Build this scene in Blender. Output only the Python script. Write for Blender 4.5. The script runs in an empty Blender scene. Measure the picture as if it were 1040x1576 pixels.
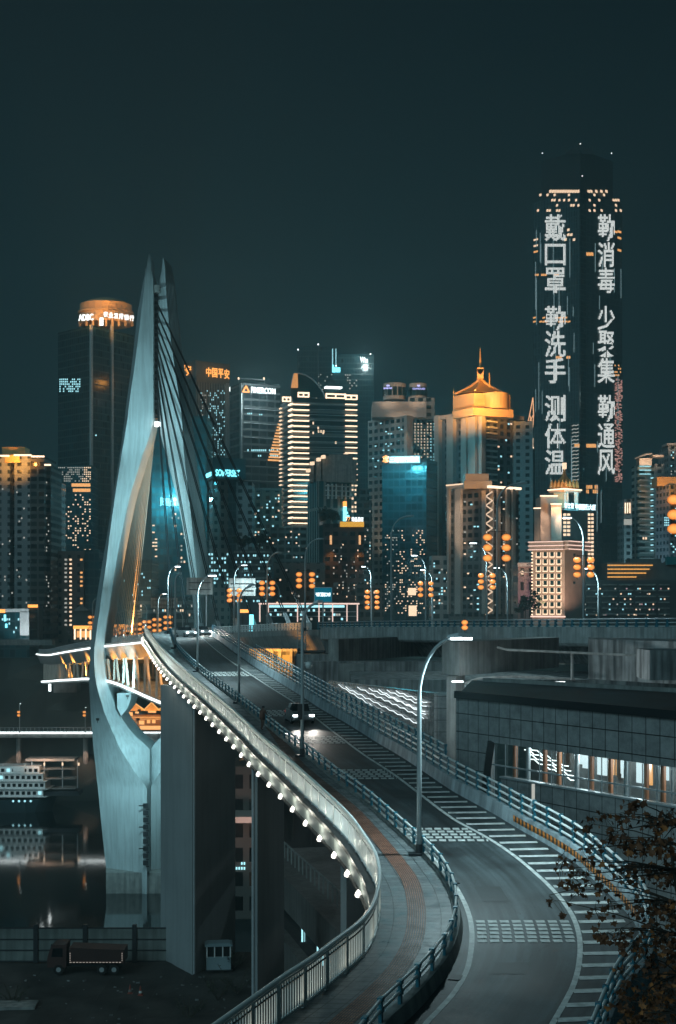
import bpy, math, random
from mathutils import Vector, Matrix
R = math.radians
random.seed(7)
sc = bpy.context.scene
col = sc.collection
# ---------------------------------------------------------------- camera
# world units are metres, the camera stands at the origin, river level is z = -72
F, CX, HY = 2300.0, 520.0, 930.0
cam_d = bpy.data.cameras.new('camera'); cam = bpy.data.objects.new('camera', cam_d); col.objects.link(cam)
cam_d.sensor_fit = 'VERTICAL'; cam_d.sensor_height = 24; cam_d.lens = 24 * F / 1576
cam_d.shift_y = (HY - 788) / 1576; cam_d.clip_start = 0.5; cam_d.clip_end = 9000
cam.location = (0, 0, 0); cam.rotation_euler = (R(90), 0, 0)
sc.camera = cam
sc.view_settings.view_transform = 'Standard'; sc.view_settings.look = 'None'
sc.view_settings.exposure = 0; sc.view_settings.gamma = 1
sc.cycles.max_bounces = 5; sc.cycles.diffuse_bounces = 2; sc.cycles.glossy_bounces = 3
sc.cycles.transmission_bounces = 3; sc.cycles.volume_bounces = 0
sc.cycles.sample_clamp_indirect = 3; sc.cycles.sample_clamp_direct = 0
sc.cycles.caustics_reflective = False; sc.cycles.caustics_refractive = False
# ---------------------------------------------------------------- night sky: city glow low, darker above
w = bpy.data.worlds.new('World'); sc.world = w; w.use_nodes = True
nt = w.node_tree; bg = nt.nodes['Background']
tc = nt.nodes.new('ShaderNodeTexCoord'); sp = nt.nodes.new('ShaderNodeSeparateXYZ'); rp = nt.nodes.new('ShaderNodeValToRGB')
nt.links.new(tc.outputs['Generated'], sp.inputs[0]); nt.links.new(sp.outputs['Z'], rp.inputs[0]); nt.links.new(rp.outputs[0], bg.inputs[0])
e = rp.color_ramp.elements
e[0].position = 0.0; e[0].color = (.010, .037, .045, 1)
e[1].position = 1.0; e[1].color = (.003, .006, .008, 1)
x = e.new(.07); x.color = (.0085, .030, .037, 1)
x = e.new(.2); x.color = (.0065, .0185, .023, 1)
x = e.new(.36); x.color = (.0045, .011, .0145, 1)
bg.inputs[1].default_value = .66
# one dim, very soft lamp: the glow of the city behind the camera
sun_d = bpy.data.lights.new('night_glow', 'SUN'); sun = bpy.data.objects.new('night_glow', sun_d); col.objects.link(sun)
sun_d.energy = .72; sun_d.angle = R(40); sun_d.color = (.50, .88, 1.0); sun.rotation_euler = (R(63), 0, R(-36))

# ---------------------------------------------------------------- helpers
BASE = {}
def tag(o, label=None, cat=None, group=None, kind=None):
    if label: o['label'] = label
    if cat: o['category'] = cat
    if group: o['group'] = group
    if kind: o['kind'] = kind
    return o
def empty(name, loc, label=None, cat=None, group=None, rz=0):
    o = bpy.data.objects.new(name, None); col.objects.link(o); o.location = loc; o.rotation_euler = (0, 0, rz)
    o.empty_display_size = .5
    BASE[o.name] = (Vector(loc), rz)
    return tag(o, label, cat, group)
def kids(o): return [c for c in ALLKIDS.get(o.name, [])]
ALLKIDS = {}
def setparent(o, p):
    o.parent = p; ALLKIDS.setdefault(p.name, []).append(o)
def copy_tree(o, parent=None):
    c = o.copy(); col.objects.link(c)
    if parent: setparent(c, parent)
    for ch in list(kids(o)): copy_tree(ch, c)
    return c
class MB:
    def __init__(s): s.v = []; s.f = []; s.uv = []; s.m = []
    def quad(s, a, b, c, d, uv=None, mi=0):
        n = len(s.v); s.v += [tuple(a), tuple(b), tuple(c), tuple(d)]; s.f.append((n, n+1, n+2, n+3)); s.uv.append(uv); s.m.append(mi)
    def tri(s, a, b, c, mi=0):
        n = len(s.v); s.v += [tuple(a), tuple(b), tuple(c)]; s.f.append((n, n+1, n+2)); s.uv.append(None); s.m.append(mi)
    def poly(s, pts, mi=0):
        n = len(s.v); s.v += [tuple(p) for p in pts]; s.f.append(tuple(range(n, n+len(pts)))); s.uv.append(None); s.m.append(mi)
    def prism(s, foot, z0, z1, mi=0, top=True, bot=True, zb=None):
        """foot: list of (x,y); walls get uv in metres (u along, v height)"""
        n = len(foot); u = 0
        a = sum(foot[i][0]*foot[(i+1) % n][1]-foot[(i+1) % n][0]*foot[i][1] for i in range(n))
        if a < 0: foot = foot[::-1]
        zb = z0 if zb is None else zb
        for i in range(n):
            p, q = foot[i], foot[(i+1) % n]; L = math.hypot(q[0]-p[0], q[1]-p[1])
            s.quad((*p, z0), (*q, z0), (*q, z1), (*p, z1), uv=[(0, z0-zb), (L, z0-zb), (L, z1-zb), (0, z1-zb)], mi=mi)
        if top: s.poly([(*p, z1) for p in foot], mi)
        if bot: s.poly([(*p, z0) for p in foot[::-1]], mi)
    def box(s, c, d, rz=0, mi=0):
        cx, cy, cz = c; hx, hy, hz = d[0]/2, d[1]/2, d[2]/2; ca, sa = math.cos(rz), math.sin(rz)
        ft = [(cx+x*ca-y*sa, cy+x*sa+y*ca) for x, y in ((-hx, -hy), (hx, -hy), (hx, hy), (-hx, hy))]
        s.prism(ft, cz-hz, cz+hz, mi)
    def bar(s, p, q, w, h=None, mi=0, up=(0, 0, 1)):
        h = h or w; p = Vector(p); q = Vector(q); d = (q-p)
        if d.length < 1e-6: return
        d.normalize(); u = Vector(up)
        if abs(d.dot(u)) > .97: u = Vector((0, 1, 0))
        r = d.cross(u).normalized(); u = r.cross(d).normalized()
        a = [p + r*x*w/2 + u*y*h/2 for x, y in ((-1, -1), (1, -1), (1, 1), (-1, 1))]
        b = [q + r*x*w/2 + u*y*h/2 for x, y in ((-1, -1), (1, -1), (1, 1), (-1, 1))]
        n = len(s.v); s.v += [tuple(t) for t in a+b]
        for fc in ((3, 2, 1, 0), (4, 5, 6, 7), (0, 1, 5, 4), (1, 2, 6, 5), (2, 3, 7, 6), (3, 0, 4, 7)):
            s.f.append(tuple(n+i for i in fc)); s.uv.append(None); s.m.append(mi)
    def tube(s, pts, r, n=8, mi=0, cap=True):
        pts = [Vector(p) for p in pts]; rs = r if isinstance(r, (list, tuple)) else [r]*len(pts)
        k0 = len(s.v); prev = None
        for i, p in enumerate(pts):
            d = (pts[min(i+1, len(pts)-1)]-pts[max(i-1, 0)]).normalized()
            if prev is None:
                u = Vector((0, 0, 1)) if abs(d.z) < .9 else Vector((1, 0, 0))
                a = d.cross(u).normalized()
            else: a = (prev - d*prev.dot(d)).normalized()
            prev = a; b = d.cross(a)
            for k in range(n):
                t = 2*math.pi*k/n; s.v.append(tuple(p + (a*math.cos(t)+b*math.sin(t))*rs[i]))
        for i in range(len(pts)-1):
            for k in range(n):
                s.f.append((k0+i*n+k, k0+i*n+(k+1) % n, k0+(i+1)*n+(k+1) % n, k0+(i+1)*n+k)); s.uv.append(None); s.m.append(mi)
        if cap:
            s.f.append(tuple(k0+k for k in range(n))[::-1]); s.uv.append(None); s.m.append(mi)
            e0 = k0+(len(pts)-1)*n; s.f.append(tuple(e0+k for k in range(n))); s.uv.append(None); s.m.append(mi)
    def lathe(s, c, prof, n=16, mi=0):
        k0 = len(s.v)
        for (r, z) in prof:
            for k in range(n):
                t = 2*math.pi*k/n; s.v.append((c[0]+r*math.cos(t), c[1]+r*math.sin(t), c[2]+z))
        for i in range(len(prof)-1):
            for k in range(n):
                s.f.append((k0+i*n+k, k0+i*n+(k+1) % n, k0+(i+1)*n+(k+1) % n, k0+(i+1)*n+k)); s.uv.append(None); s.m.append(mi)
        s.f.append(tuple(k0+k for k in range(n))[::-1]); s.uv.append(None); s.m.append(mi)
        e0 = k0+(len(prof)-1)*n; s.f.append(tuple(e0+k for k in range(n))); s.uv.append(None); s.m.append(mi)
    def loft(s, rings, mi=0, cap=True):
        n = len(rings[0]); k0 = len(s.v)
        for r_ in rings: s.v += [tuple(p) for p in r_]
        for i in range(len(rings)-1):
            for k in range(n):
                s.f.append((k0+i*n+k, k0+i*n+(k+1) % n, k0+(i+1)*n+(k+1) % n, k0+(i+1)*n+k)); s.uv.append(None); s.m.append(mi)
        if cap:
            s.f.append(tuple(k0+k for k in range(n))[::-1]); s.uv.append(None); s.m.append(mi)
            e0 = k0+(len(rings)-1)*n; s.f.append(tuple(e0+k for k in range(n))); s.uv.append(None); s.m.append(mi)
    def build(s, name, mat, parent=None, smooth=False, local=False):
        me = bpy.data.meshes.new(name); v = s.v
        if parent is not None and not local:
            L, rz = BASE.get(parent.name, (Vector((0, 0, 0)), 0)); ca, sa = math.cos(-rz), math.sin(-rz)
            v = [((x-L.x)*ca-(y-L.y)*sa, (x-L.x)*sa+(y-L.y)*ca, z-L.z) for x, y, z in v]
        me.from_pydata(v, [], s.f)
        if any(u is not None for u in s.uv):
            ul = me.uv_layers.new(name='UVMap'); k = 0
            for fc, u in zip(s.f, s.uv):
                for j in range(len(fc)):
                    if u is not None: ul.data[k].uv = u[j]
                    k += 1
        for m in (mat if isinstance(mat, (list, tuple)) else [mat]): me.materials.append(m)
        if isinstance(mat, (list, tuple)):
            for p, mi in zip(me.polygons, s.m): p.material_index = mi
        if smooth:
            for p in me.polygons: p.use_smooth = True
            if smooth == 'sharp': me.set_sharp_from_angle(angle=R(14))
        o = bpy.data.objects.new(name, me); col.objects.link(o)
        if parent is not None:
            setparent(o, parent); BASE[o.name] = BASE.get(parent.name, (Vector((0, 0, 0)), 0))
        return o
def P(px, py, Y): return ((px-CX)/F*Y, Y, -(py-HY)/F*Y)
def XZ(px, Y): return (px-CX)/F*Y
def ZY(py, Y): return -(py-HY)/F*Y
def lerp(tab, x):
    if x <= tab[0][0]:
        (a, b), (c, d) = tab[0], tab[1]
    elif x >= tab[-1][0]:
        (a, b), (c, d) = tab[-2], tab[-1]
    else:
        for (a, b), (c, d) in zip(tab, tab[1:]):
            if a <= x <= c: break
    return b + (d-b)*(x-a)/(c-a)
def smooth_tab(tab, n=2):
    """Catmull-Rom like densify of a (x,y) table"""
    out = []
    for i in range(len(tab)-1):
        p0 = tab[max(i-1, 0)]; p1 = tab[i]; p2 = tab[i+1]; p3 = tab[min(i+2, len(tab)-1)]
        for k in range(4):
            t = k/4; q = []
            x = p1[0]+(p2[0]-p1[0])*t
            m1 = (p2[1]-p0[1])/(p2[0]-p0[0])*(p2[0]-p1[0]); m2 = (p3[1]-p1[1])/(p3[0]-p1[0])*(p2[0]-p1[0])
            y = (2*t**3-3*t**2+1)*p1[1]+(t**3-2*t**2+t)*m1+(-2*t**3+3*t**2)*p2[1]+(t**3-t**2)*m2
            out.append((x, y))
    return out+[tab[-1]]
def light(kind, loc, energy, color, target=None, angle=60, blend=.6, size=.3, parent=None, name='lamp_light'):
    d = bpy.data.lights.new(name, kind); d.energy = energy; d.color = color
    if kind == 'SPOT': d.spot_size = R(angle); d.spot_blend = blend
    if kind in ('SPOT', 'POINT'): d.shadow_soft_size = size
    o = bpy.data.objects.new(name, d); col.objects.link(o)
    loc = Vector(loc)
    if parent is not None:
        L, rz = BASE.get(parent.name, (Vector((0, 0, 0)), 0)); o.location = loc-L; setparent(o, parent)
    else: o.location = loc
    if target is not None:
        o.rotation_euler = (Vector(target)-loc).to_track_quat('-Z', 'Y').to_euler()
    return o
# ---------------------------------------------------------------- materials
def mat(name, c, rough=.7, metal=0, spec=.5, var=.0, vscale=.3, bump=0, bscale=20, stain=0):
    m = bpy.data.materials.new(name); m.use_nodes = True; t = m.node_tree; b = t.nodes['Principled BSDF']
    b.inputs['Base Color'].default_value = (*c, 1); b.inputs['Roughness'].default_value = rough
    b.inputs['Metallic'].default_value = metal; b.inputs['Specular IOR Level'].default_value = spec
    if var or stain or bump:
        tc = t.nodes.new('ShaderNodeTexCoord')
    if var:
        n = t.nodes.new('ShaderNodeTexNoise'); n.inputs['Scale'].default_value = vscale; n.inputs['Detail'].default_value = 6
        t.links.new(tc.outputs['Object'], n.inputs['Vector'])
        mx = t.nodes.new('ShaderNodeMix'); mx.data_type = 'RGBA'
        mx.inputs[6].default_value = (*[v*(1-var) for v in c], 1); mx.inputs[7].default_value = (*[min(1, v*(1+var)) for v in c], 1)
        rr = t.nodes.new('ShaderNodeMapRange'); rr.inputs[1].default_value = .3; rr.inputs[2].default_value = .7
        t.links.new(n.outputs[0], rr.inputs[0]); t.links.new(rr.outputs[0], mx.inputs[0]); src = mx.outputs[2]
        if stain:  # rain streaks: noise stretched vertically
            mp = t.nodes.new('ShaderNodeMapping'); mp.inputs['Scale'].default_value = (1.3, 1.3, .09)
            n2 = t.nodes.new('ShaderNodeTexNoise'); n2.inputs['Scale'].default_value = 1.2; n2.inputs['Detail'].default_value = 5
            t.links.new(tc.outputs['Object'], mp.inputs[0]); t.links.new(mp.outputs[0], n2.inputs['Vector'])
            r2 = t.nodes.new('ShaderNodeMapRange'); r2.inputs[1].default_value = .42; r2.inputs[2].default_value = .62
            t.links.new(n2.outputs[0], r2.inputs[0])
            m2 = t.nodes.new('ShaderNodeMix'); m2.data_type = 'RGBA'; m2.blend_type = 'MULTIPLY'
            k = 1-stain; m2.inputs[7].default_value = (k, k, k, 1)
            t.links.new(r2.outputs[0], m2.inputs[0]); t.links.new(src, m2.inputs[6]); src = m2.outputs[2]
        t.links.new(src, b.inputs['Base Color'])
    if bump:
        n = t.nodes.new('ShaderNodeTexNoise'); n.inputs['Scale'].default_value = bscale; n.inputs['Detail'].default_value = 5
        t.links.new(tc.outputs['Object'], n.inputs['Vector'])
        bp = t.nodes.new('ShaderNodeBump'); bp.inputs['Strength'].default_value = bump; bp.inputs['Distance'].default_value = .05
        t.links.new(n.outputs[0], bp.inputs['Height']); t.links.new(bp.outputs[0], b.inputs['Normal'])
    return m
def emis(name, c, s=1.0, sample=False):
    m = bpy.data.materials.new(name); m.use_nodes = True; b = m.node_tree.nodes['Principled BSDF']
    b.inputs['Base Color'].default_value = (.05, .05, .05, 1)
    b.inputs['Emission Color'].default_value = (*c, 1); b.inputs['Emission Strength'].default_value = s
    if not sample: m.cycles.emission_sampling = 'NONE'
    return m
def facade(name, wall, glass, bay=3.4, fl=3.3, ww=.55, wh=.5, p=0., ec=(1, .72, .42), ec2=(.55, .9, 1), es=1.2, grough=.15, u0=0., v0=0., wrough=.8, tint=.5, var=.2):
    """window grid in metres of the wall's UV; a few random cells are lit rooms"""
    m = bpy.data.materials.new(name); m.use_nodes = True; t = m.node_tree; b = t.nodes['Principled BSDF']
    N, Lk = t.nodes.new, t.links.new
    uv = N('ShaderNodeUVMap'); sx = N('ShaderNodeSeparateXYZ'); Lk(uv.outputs[0], sx.inputs[0])
    def M(op, a, bb=None, c=None):
        n = N('ShaderNodeMath'); n.operation = op
        for i, q in enumerate((a, bb, c)):
            if q is None: continue
            if isinstance(q, (int, float)): n.inputs[i].default_value = q
            else: Lk(q, n.inputs[i])
        return n.outputs[0]
    u = M('MULTIPLY_ADD', sx.outputs[0], 1/bay, u0); v = M('MULTIPLY_ADD', sx.outputs[1], 1/fl, v0)
    fu = M('FRACT', u); fv = M('FRACT', v); iu = M('FLOOR', u); iv = M('FLOOR', v)
    mk = 1.0
    def inside(f, w):
        return M('MULTIPLY', M('GREATER_THAN', f, (1-w)/2), M('LESS_THAN', f, 1-(1-w)/2))
    a = inside(fu, ww) if ww < 1 else None; c = inside(fv, wh) if wh < 1 else None
    mk = M('MULTIPLY', a, c) if (a and c) else (a or c)
    cb = N('ShaderNodeCombineXYZ'); Lk(iu, cb.inputs[0]); Lk(iv, cb.inputs[1])
    geo = N('ShaderNodeNewGeometry'); 
    wn = N('ShaderNodeTexWhiteNoise'); wn.noise_dimensions = '3D'
    vm = N('ShaderNodeVectorMath'); vm.operation = 'ADD'; Lk(cb.outputs[0], vm.inputs[0])
    nn = N('ShaderNodeVectorMath'); nn.operation = 'SNAP'; Lk(geo.outputs['True Normal'], nn.inputs[0]); nn.inputs[1].default_value = (.3, .3, .3)
    Lk(nn.outputs[0], vm.inputs[1]); Lk(vm.outputs[0], wn.inputs['Vector'])
    rv = wn.outputs['Value']
    sc2 = N('ShaderNodeSeparateColor'); Lk(wn.outputs['Color'], sc2.inputs[0])
    gl = N('ShaderNodeMix'); gl.data_type = 'RGBA'; gl.inputs[6].default_value = (*[q*(1-tint) for q in glass], 1); gl.inputs[7].default_value = (*[q*(1+tint) for q in glass], 1)
    Lk(sc2.outputs[1], gl.inputs[0])
    ns = N('ShaderNodeTexNoise'); ns.inputs['Scale'].default_value = .08; ns.inputs['Detail'].default_value = 6
    tco = N('ShaderNodeTexCoord'); Lk(tco.outputs['Object'], ns.inputs['Vector'])
    wl = N('ShaderNodeMix'); wl.data_type = 'RGBA'; wl.inputs[6].default_value = (*[q*(1-var) for q in wall], 1); wl.inputs[7].default_value = (*[q*(1+var) for q in wall], 1)
    Lk(ns.outputs[0], wl.inputs[0])
    mx = N('ShaderNodeMix'); mx.data_type = 'RGBA'; Lk(mk, mx.inputs[0]); Lk(wl.outputs[2], mx.inputs[6]); Lk(gl.outputs[2], mx.inputs[7])
    Lk(mx.outputs[2], b.inputs['Base Color'])
    Lk(M('MULTIPLY_ADD', mk, grough-wrough, wrough), b.inputs['Roughness'])
    p *= 1.8; es *= 1.6
    if p > 0:
        on = M('MULTIPLY', M('LESS_THAN', rv, p), mk)
        em = N('ShaderNodeMix'); em.data_type = 'RGBA'; em.inputs[6].default_value = (*ec, 1); em.inputs[7].default_value = (*ec2, 1)
        Lk(M('GREATER_THAN', sc2.outputs[2], .6), em.inputs[0]); Lk(em.outputs[2], b.inputs['Emission Color'])
        Lk(M('MULTIPLY', on, M('MULTIPLY', M('POWER', sc2.outputs[0], 2.0), es)), b.inputs['Emission Strength'])
    m.cycles.emission_sampling = 'NONE'
    return m
def text_to(mb, body, o, xd, up, W, H, ext=.3, fit=True):
    """adds lettering as extruded mesh: o = lower-left corner, xd/up = unit vectors"""
    cu = bpy.data.curves.new('tmp', 'FONT'); cu.body = body; cu.size = 1; cu.extrude = 0; cu.resolution_u = 2; cu.offset = .012
    ob = bpy.data.objects.new('tmp', cu); col.objects.link(ob)
    dg = bpy.context.evaluated_depsgraph_get(); me = bpy.data.meshes.new_from_object(ob.evaluated_get(dg))
    vs = [v.co.copy() for v in me.vertices]
    if vs:
        x0 = min(v.x for v in vs); x1 = max(v.x for v in vs); y0 = min(v.y for v in vs); y1 = max(v.y for v in vs)
        sx = W/(x1-x0); sy = H/(y1-y0)
        xd = Vector(xd).normalized(); up = Vector(up).normalized(); o = Vector(o); nrm = xd.cross(up)
        k0 = len(mb.v); mb.v += [tuple(o + xd*(v.x-x0)*sx + up*(v.y-y0)*sy + nrm*ext) for v in vs]
        for p in me.polygons:
            mb.f.append(tuple(k0+i for i in p.vertices)); mb.uv.append(None); mb.m.append(0)
        # sides so that the letters have thickness
        ek = {}
        for p in me.polygons:
            for a, b_ in p.edge_keys: ek[(a, b_)] = ek.get((a, b_), 0)+1
        k1 = len(mb.v); mb.v += [tuple(Vector(mb.v[k0+i]) - nrm*ext) for i in range(len(vs))]
        for (a, b_), c in ek.items():
            if c == 1: mb.f.append((k0+a, k0+b_, k1+b_, k1+a)); mb.uv.append(None); mb.m.append(0)
    bpy.data.objects.remove(ob); bpy.data.curves.remove(cu); bpy.data.meshes.remove(me)

M_conc = mat('concrete', (.27, .28, .27), .85, var=.25, vscale=.6, stain=.35, bump=.3, bscale=4)
M_concd = mat('dark_concrete', (.25, .265, .265), .85, var=.4, vscale=.5, stain=.6, bump=.3, bscale=4)
M_pier = mat('pier_concrete', (.31, .34, .35), .8, var=.08, vscale=.25, stain=.1, bump=.15, bscale=3)
M_white = mat('white_paint', (.72, .75, .74), .35, var=.08, vscale=2)
M_steel = mat('galvanised_steel', (.45, .5, .52), .4, .3, var=.1, vscale=3)
M_teal = mat('teal_paint', (.02, .16, .22), .35, var=.2, vscale=2)
M_dark = mat('dark_metal', (.03, .035, .04), .5, .2)
M_cable = mat('cable_sheath', (.012, .018, .022), .5)
M_mark = mat('road_paint', (.62, .64, .62), .6, var=.3, vscale=3)
E_lamp = emis('lamp_glow', (.85, .97, 1), 9)
E_white = emis('white_led', (.9, 1, 1), 3.2)
E_warm = emis('warm_led', (1, .70, .47), 2.6)
E_orange = emis('orange_led', (1, .38, .08), 2.2)
E_cyan = emis('cyan_led', (.2, .85, 1), 3.0)
E_win_w = emis('warm_room', (1, .70, .46), 1.5)
E_win_c = emis('cool_room', (.42, .9, 1), 1.4)
E_win_o = emis('orange_room', (1, .46, .15), 1.3)
E_win_d = emis('dim_room', (.75, .76, .68), .6)
# ================================================================= THE RAMP (road, walkway, rails)
HT = smooth_tab([(20, -13.3), (30, -13.0), (45, -12.6), (55, -12.25), (70, -11.65), (98, -10.1), (128, -8.45), (153, -7.1), (187, -5.6), (210, -5.0), (235, -4.9), (270, -6.0), (320, -8.2)])
def h(Y): return lerp(HT, Y)
def Yof(py, dz=0, hi=232):
    lo = 22
    for _ in range(50):
        m = (lo+hi)/2
        if HY - F*(h(m)+dz)/m > py: lo = m
        else: hi = m
    return (lo+hi)/2
def edge(pts, dz=0, extra=()):
    t = []
    for px, py in pts:
        Y = Yof(py, dz); t.append((Y, XZ(px, Y)))
    t += list(extra); t.sort(); o = [t[0]]
    for a in t[1:]:
        if a[0]-o[-1][0] > .8: o.append(a)
    return smooth_tab(o)
WZ = .35
WL = edge([(225, 981.5), (229, 986), (244, 1008), (263, 1031), (287, 1054), (315, 1079), (358, 1119), (381, 1142), (400, 1162), (438, 1197), (477, 1235), (512, 1270), (541, 1302), (560, 1331), (577, 1362), (583, 1388), (583, 1414), (573, 1452), (553, 1480), (518, 1509), (481, 1540), (436, 1572)], WZ, extra=[(30, -6.5), (250, -32.3), (290, -37.5)])
WR = edge([(264, 985), (270, 998), (283, 1014), (306, 1036), (367, 1084), (409, 1118), (438, 1142), (473, 1168), (515, 1203), (542, 1222), (573, 1248), (600, 1273), (619, 1290), (661, 1330), (680, 1356), (692, 1384), (696, 1410), (692, 1440), (677, 1475), (654, 1503), (622, 1538), (582, 1574)], WZ, extra=[(30, -2.4), (245, -27.8), (290, -34)])
RR = edge([(346, 993), (380, 1018), (412, 1039), (463, 1071), (495, 1092), (534, 1114), (580, 1143), (614, 1163), (652, 1188), (695, 1217), (733, 1238), (760, 1253), (803, 1279), (841, 1300), (883, 1327), (905, 1347), (930, 1370), (951, 1391), (968, 1410), (981, 1431), (988, 1452), (989, 1482), (976, 1510), (951, 1539), (930, 1573)], 0, extra=[(30, 3.6), (235, -20), (290, -24)])
LR = edge([(318, 988), (333, 1001), (361, 1022), (408, 1053), (460, 1086), (520, 1132), (560, 1162), (606, 1192), (652, 1227), (698, 1261), (749, 1289), (791, 1317), (837, 1356), (865, 1386), (883, 1414), (892, 1446), (891, 1483), (883, 1515), (869, 1543), (853, 1571)], 0, extra=[(30, 1.7), (235, -22)])
LL = edge([(682, 1338), (703, 1368), (719, 1400), (726, 1432), (724, 1469), (717, 1497), (698, 1529), (675, 1555), (655, 1576)], 0, extra=[(30, -1.6)])
TAC = edge([(455, 1172), (490, 1203), (515, 1223), (545, 1249), (580, 1288), (609, 1323), (630, 1353), (638, 1380), (641, 1410), (635, 1449), (613, 1489), (575, 1530), (523, 1576)], WZ, extra=[(30, -4.3), (120, -6.3)])
def frange(a, b, s):
    o = []
    while a < b: o.append(a); a += s
    return o+[b]
YS = frange(30, 70, .8)+frange(71, 130, 1.2)+frange(132, 300, 2)
def pt(tab, Y, dz=0, off=0):
    """point on an edge line, moved sideways (+ = right) by off"""
    x = lerp(tab, Y); 
    if off:
        a = Vector((lerp(tab, Y+.6)-lerp(tab, Y-.6), 1.2)).normalized(); yy = Y-a.x*off; return Vector((x+a.y*off, yy, h(yy)+dz))
    return Vector((x, Y, h(Y)+dz))
def arc(tab, y0, y1, step, dz=0, off=0):
    """points every `step` metres along an edge"""
    pts = []; Y = y0; acc = 0; last = pt(tab, Y, dz, off); pts.append(last)
    while Y < y1:
        Y += .05; p = pt(tab, Y, dz, off); d = (p-last).length
        if d >= step: pts.append(p); last = p
    return pts
def strip(fa, fb, name, m, parent=None, kind=None, ys=YS, uvs=True, thick=0):
    mb = MB(); prev = None; s = 0
    for Y in ys:
        a, b = fa(Y), fb(Y); a = Vector(a); b = Vector(b)
        if prev:
            s2 = s+((a+b)/2-(prev[0]+prev[1])/2).length; wd = (b-a).length
            mb.quad(prev[0], prev[1], b, a, uv=[(0, s), (wd, s), (wd, s2), (0, s2)]); s = s2
        prev = (a, b)
    o = mb.build(name, m, parent)
    if kind: o['kind'] = kind
    return o
# asphalt with worn wheel tracks and patches
def asphalt(name, base=.045, wet=.0):
    m = bpy.data.materials.new(name); m.use_nodes = True; t = m.node_tree; b = t.nodes['Principled BSDF']; N, Lk = t.nodes.new, t.links.new
    tc = N('ShaderNodeTexCoord'); n1 = N('ShaderNodeTexNoise'); n1.inputs['Scale'].default_value = .22; n1.inputs['Detail'].default_value = 8; n1.inputs['Roughness'].default_value = .65
    n2 = N('ShaderNodeTexNoise'); n2.inputs['Scale'].default_value = 14; n2.inputs['Detail'].default_value = 4
    Lk(tc.outputs['Object'], n1.inputs['Vector']); Lk(tc.outputs['Object'], n2.inputs['Vector'])
    r = N('ShaderNodeValToRGB'); e = r.color_ramp.elements; e[0].position = .40; e[0].color = (base*.42, base*.52, base*.56, 1); e[1].position = .62; e[1].color = (base*1.15, base*1.5, base*1.6, 1)
    Lk(n1.outputs[0], r.inputs[0])
    mx = N('ShaderNodeMix'); mx.data_type = 'RGBA'; mx.blend_type = 'OVERLAY'; mx.inputs[0].default_value = .5; Lk(r.outputs[0], mx.inputs[6]); Lk(n2.outputs[0], mx.inputs[7])
    # tar-sealed cracks
    vo = N('ShaderNodeTexVoronoi'); vo.feature = 'DISTANCE_TO_EDGE'; vo.inputs['Scale'].default_value = .16
    nw = N('ShaderNodeVectorMath'); nw.operation = 'ADD'; n3 = N('ShaderNodeTexNoise'); n3.inputs['Scale'].default_value = .8; Lk(tc.outputs['Object'], n3.inputs['Vector']); Lk(tc.outputs['Object'], nw.inputs[0]); Lk(n3.outputs['Color'], nw.inputs[1]); Lk(nw.outputs[0], vo.inputs['Vector'])
    lt = N('ShaderNodeMath'); lt.operation = 'LESS_THAN'; lt.inputs[1].default_value = .0015; Lk(vo.outputs['Distance'], lt.inputs[0])
    m3 = N('ShaderNodeMix'); m3.data_type = 'RGBA'; Lk(lt.outputs[0], m3.inputs[0]); Lk(mx.outputs[2], m3.inputs[6]); m3.inputs[7].default_value = (.02, .022, .022, 1)
    uv = N('ShaderNodeUVMap'); su = N('ShaderNodeSeparateXYZ'); Lk(uv.outputs[0], su.inputs[0])
    wv = N('ShaderNodeMath'); wv.operation = 'MULTIPLY'; wv.inputs[1].default_value = 3.6; Lk(su.outputs[0], wv.inputs[0]); sn = N('ShaderNodeMath'); sn.operation = 'SINE'; Lk(wv.outputs[0], sn.inputs[0])
    mr = N('ShaderNodeMapRange'); mr.inputs[1].default_value = -1; mr.inputs[2].default_value = 1; mr.inputs[3].default_value = .72; mr.inputs[4].default_value = 1.22; Lk(sn.outputs[0], mr.inputs[0])
    ml = N('ShaderNodeMapping'); ml.inputs['Scale'].default_value = (2.2, .07, 1); Lk(uv.outputs[0], ml.inputs[0]); n5 = N('ShaderNodeTexNoise'); n5.inputs['Scale'].default_value = 1.6; n5.inputs['Detail'].default_value = 6; Lk(ml.outputs[0], n5.inputs['Vector'])
    m5 = N('ShaderNodeMapRange'); m5.inputs[1].default_value = .35; m5.inputs[2].default_value = .68; m5.inputs[3].default_value = .6; m5.inputs[4].default_value = 1.45; Lk(n5.outputs[0], m5.inputs[0])
    mm_ = N('ShaderNodeMath'); mm_.operation = 'MULTIPLY'; Lk(mr.outputs[0], mm_.inputs[0]); Lk(m5.outputs[0], mm_.inputs[1]); mr = mm_
    mt_ = N('ShaderNodeMix'); mt_.data_type = 'RGBA'; mt_.blend_type = 'MULTIPLY'; mt_.inputs[0].default_value = 1; Lk(m3.outputs[2], mt_.inputs[6]); Lk(mr.outputs[0], mt_.inputs[7])
    Lk(mt_.outputs[2], b.inputs['Base Color'])
    rr = N('ShaderNodeMapRange'); rr.inputs[3].default_value = .42; rr.inputs[4].default_value = .75; Lk(n1.outputs[0], rr.inputs[0]); Lk(rr.outputs[0], b.inputs['Roughness'])
    bp = N('ShaderNodeBump'); bp.inputs['Strength'].default_value = .5; bp.inputs['Distance'].default_value = .012; Lk(n2.outputs[0], bp.inputs['Height']); Lk(bp.outputs[0], b.inputs['Normal'])
    return m
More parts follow.
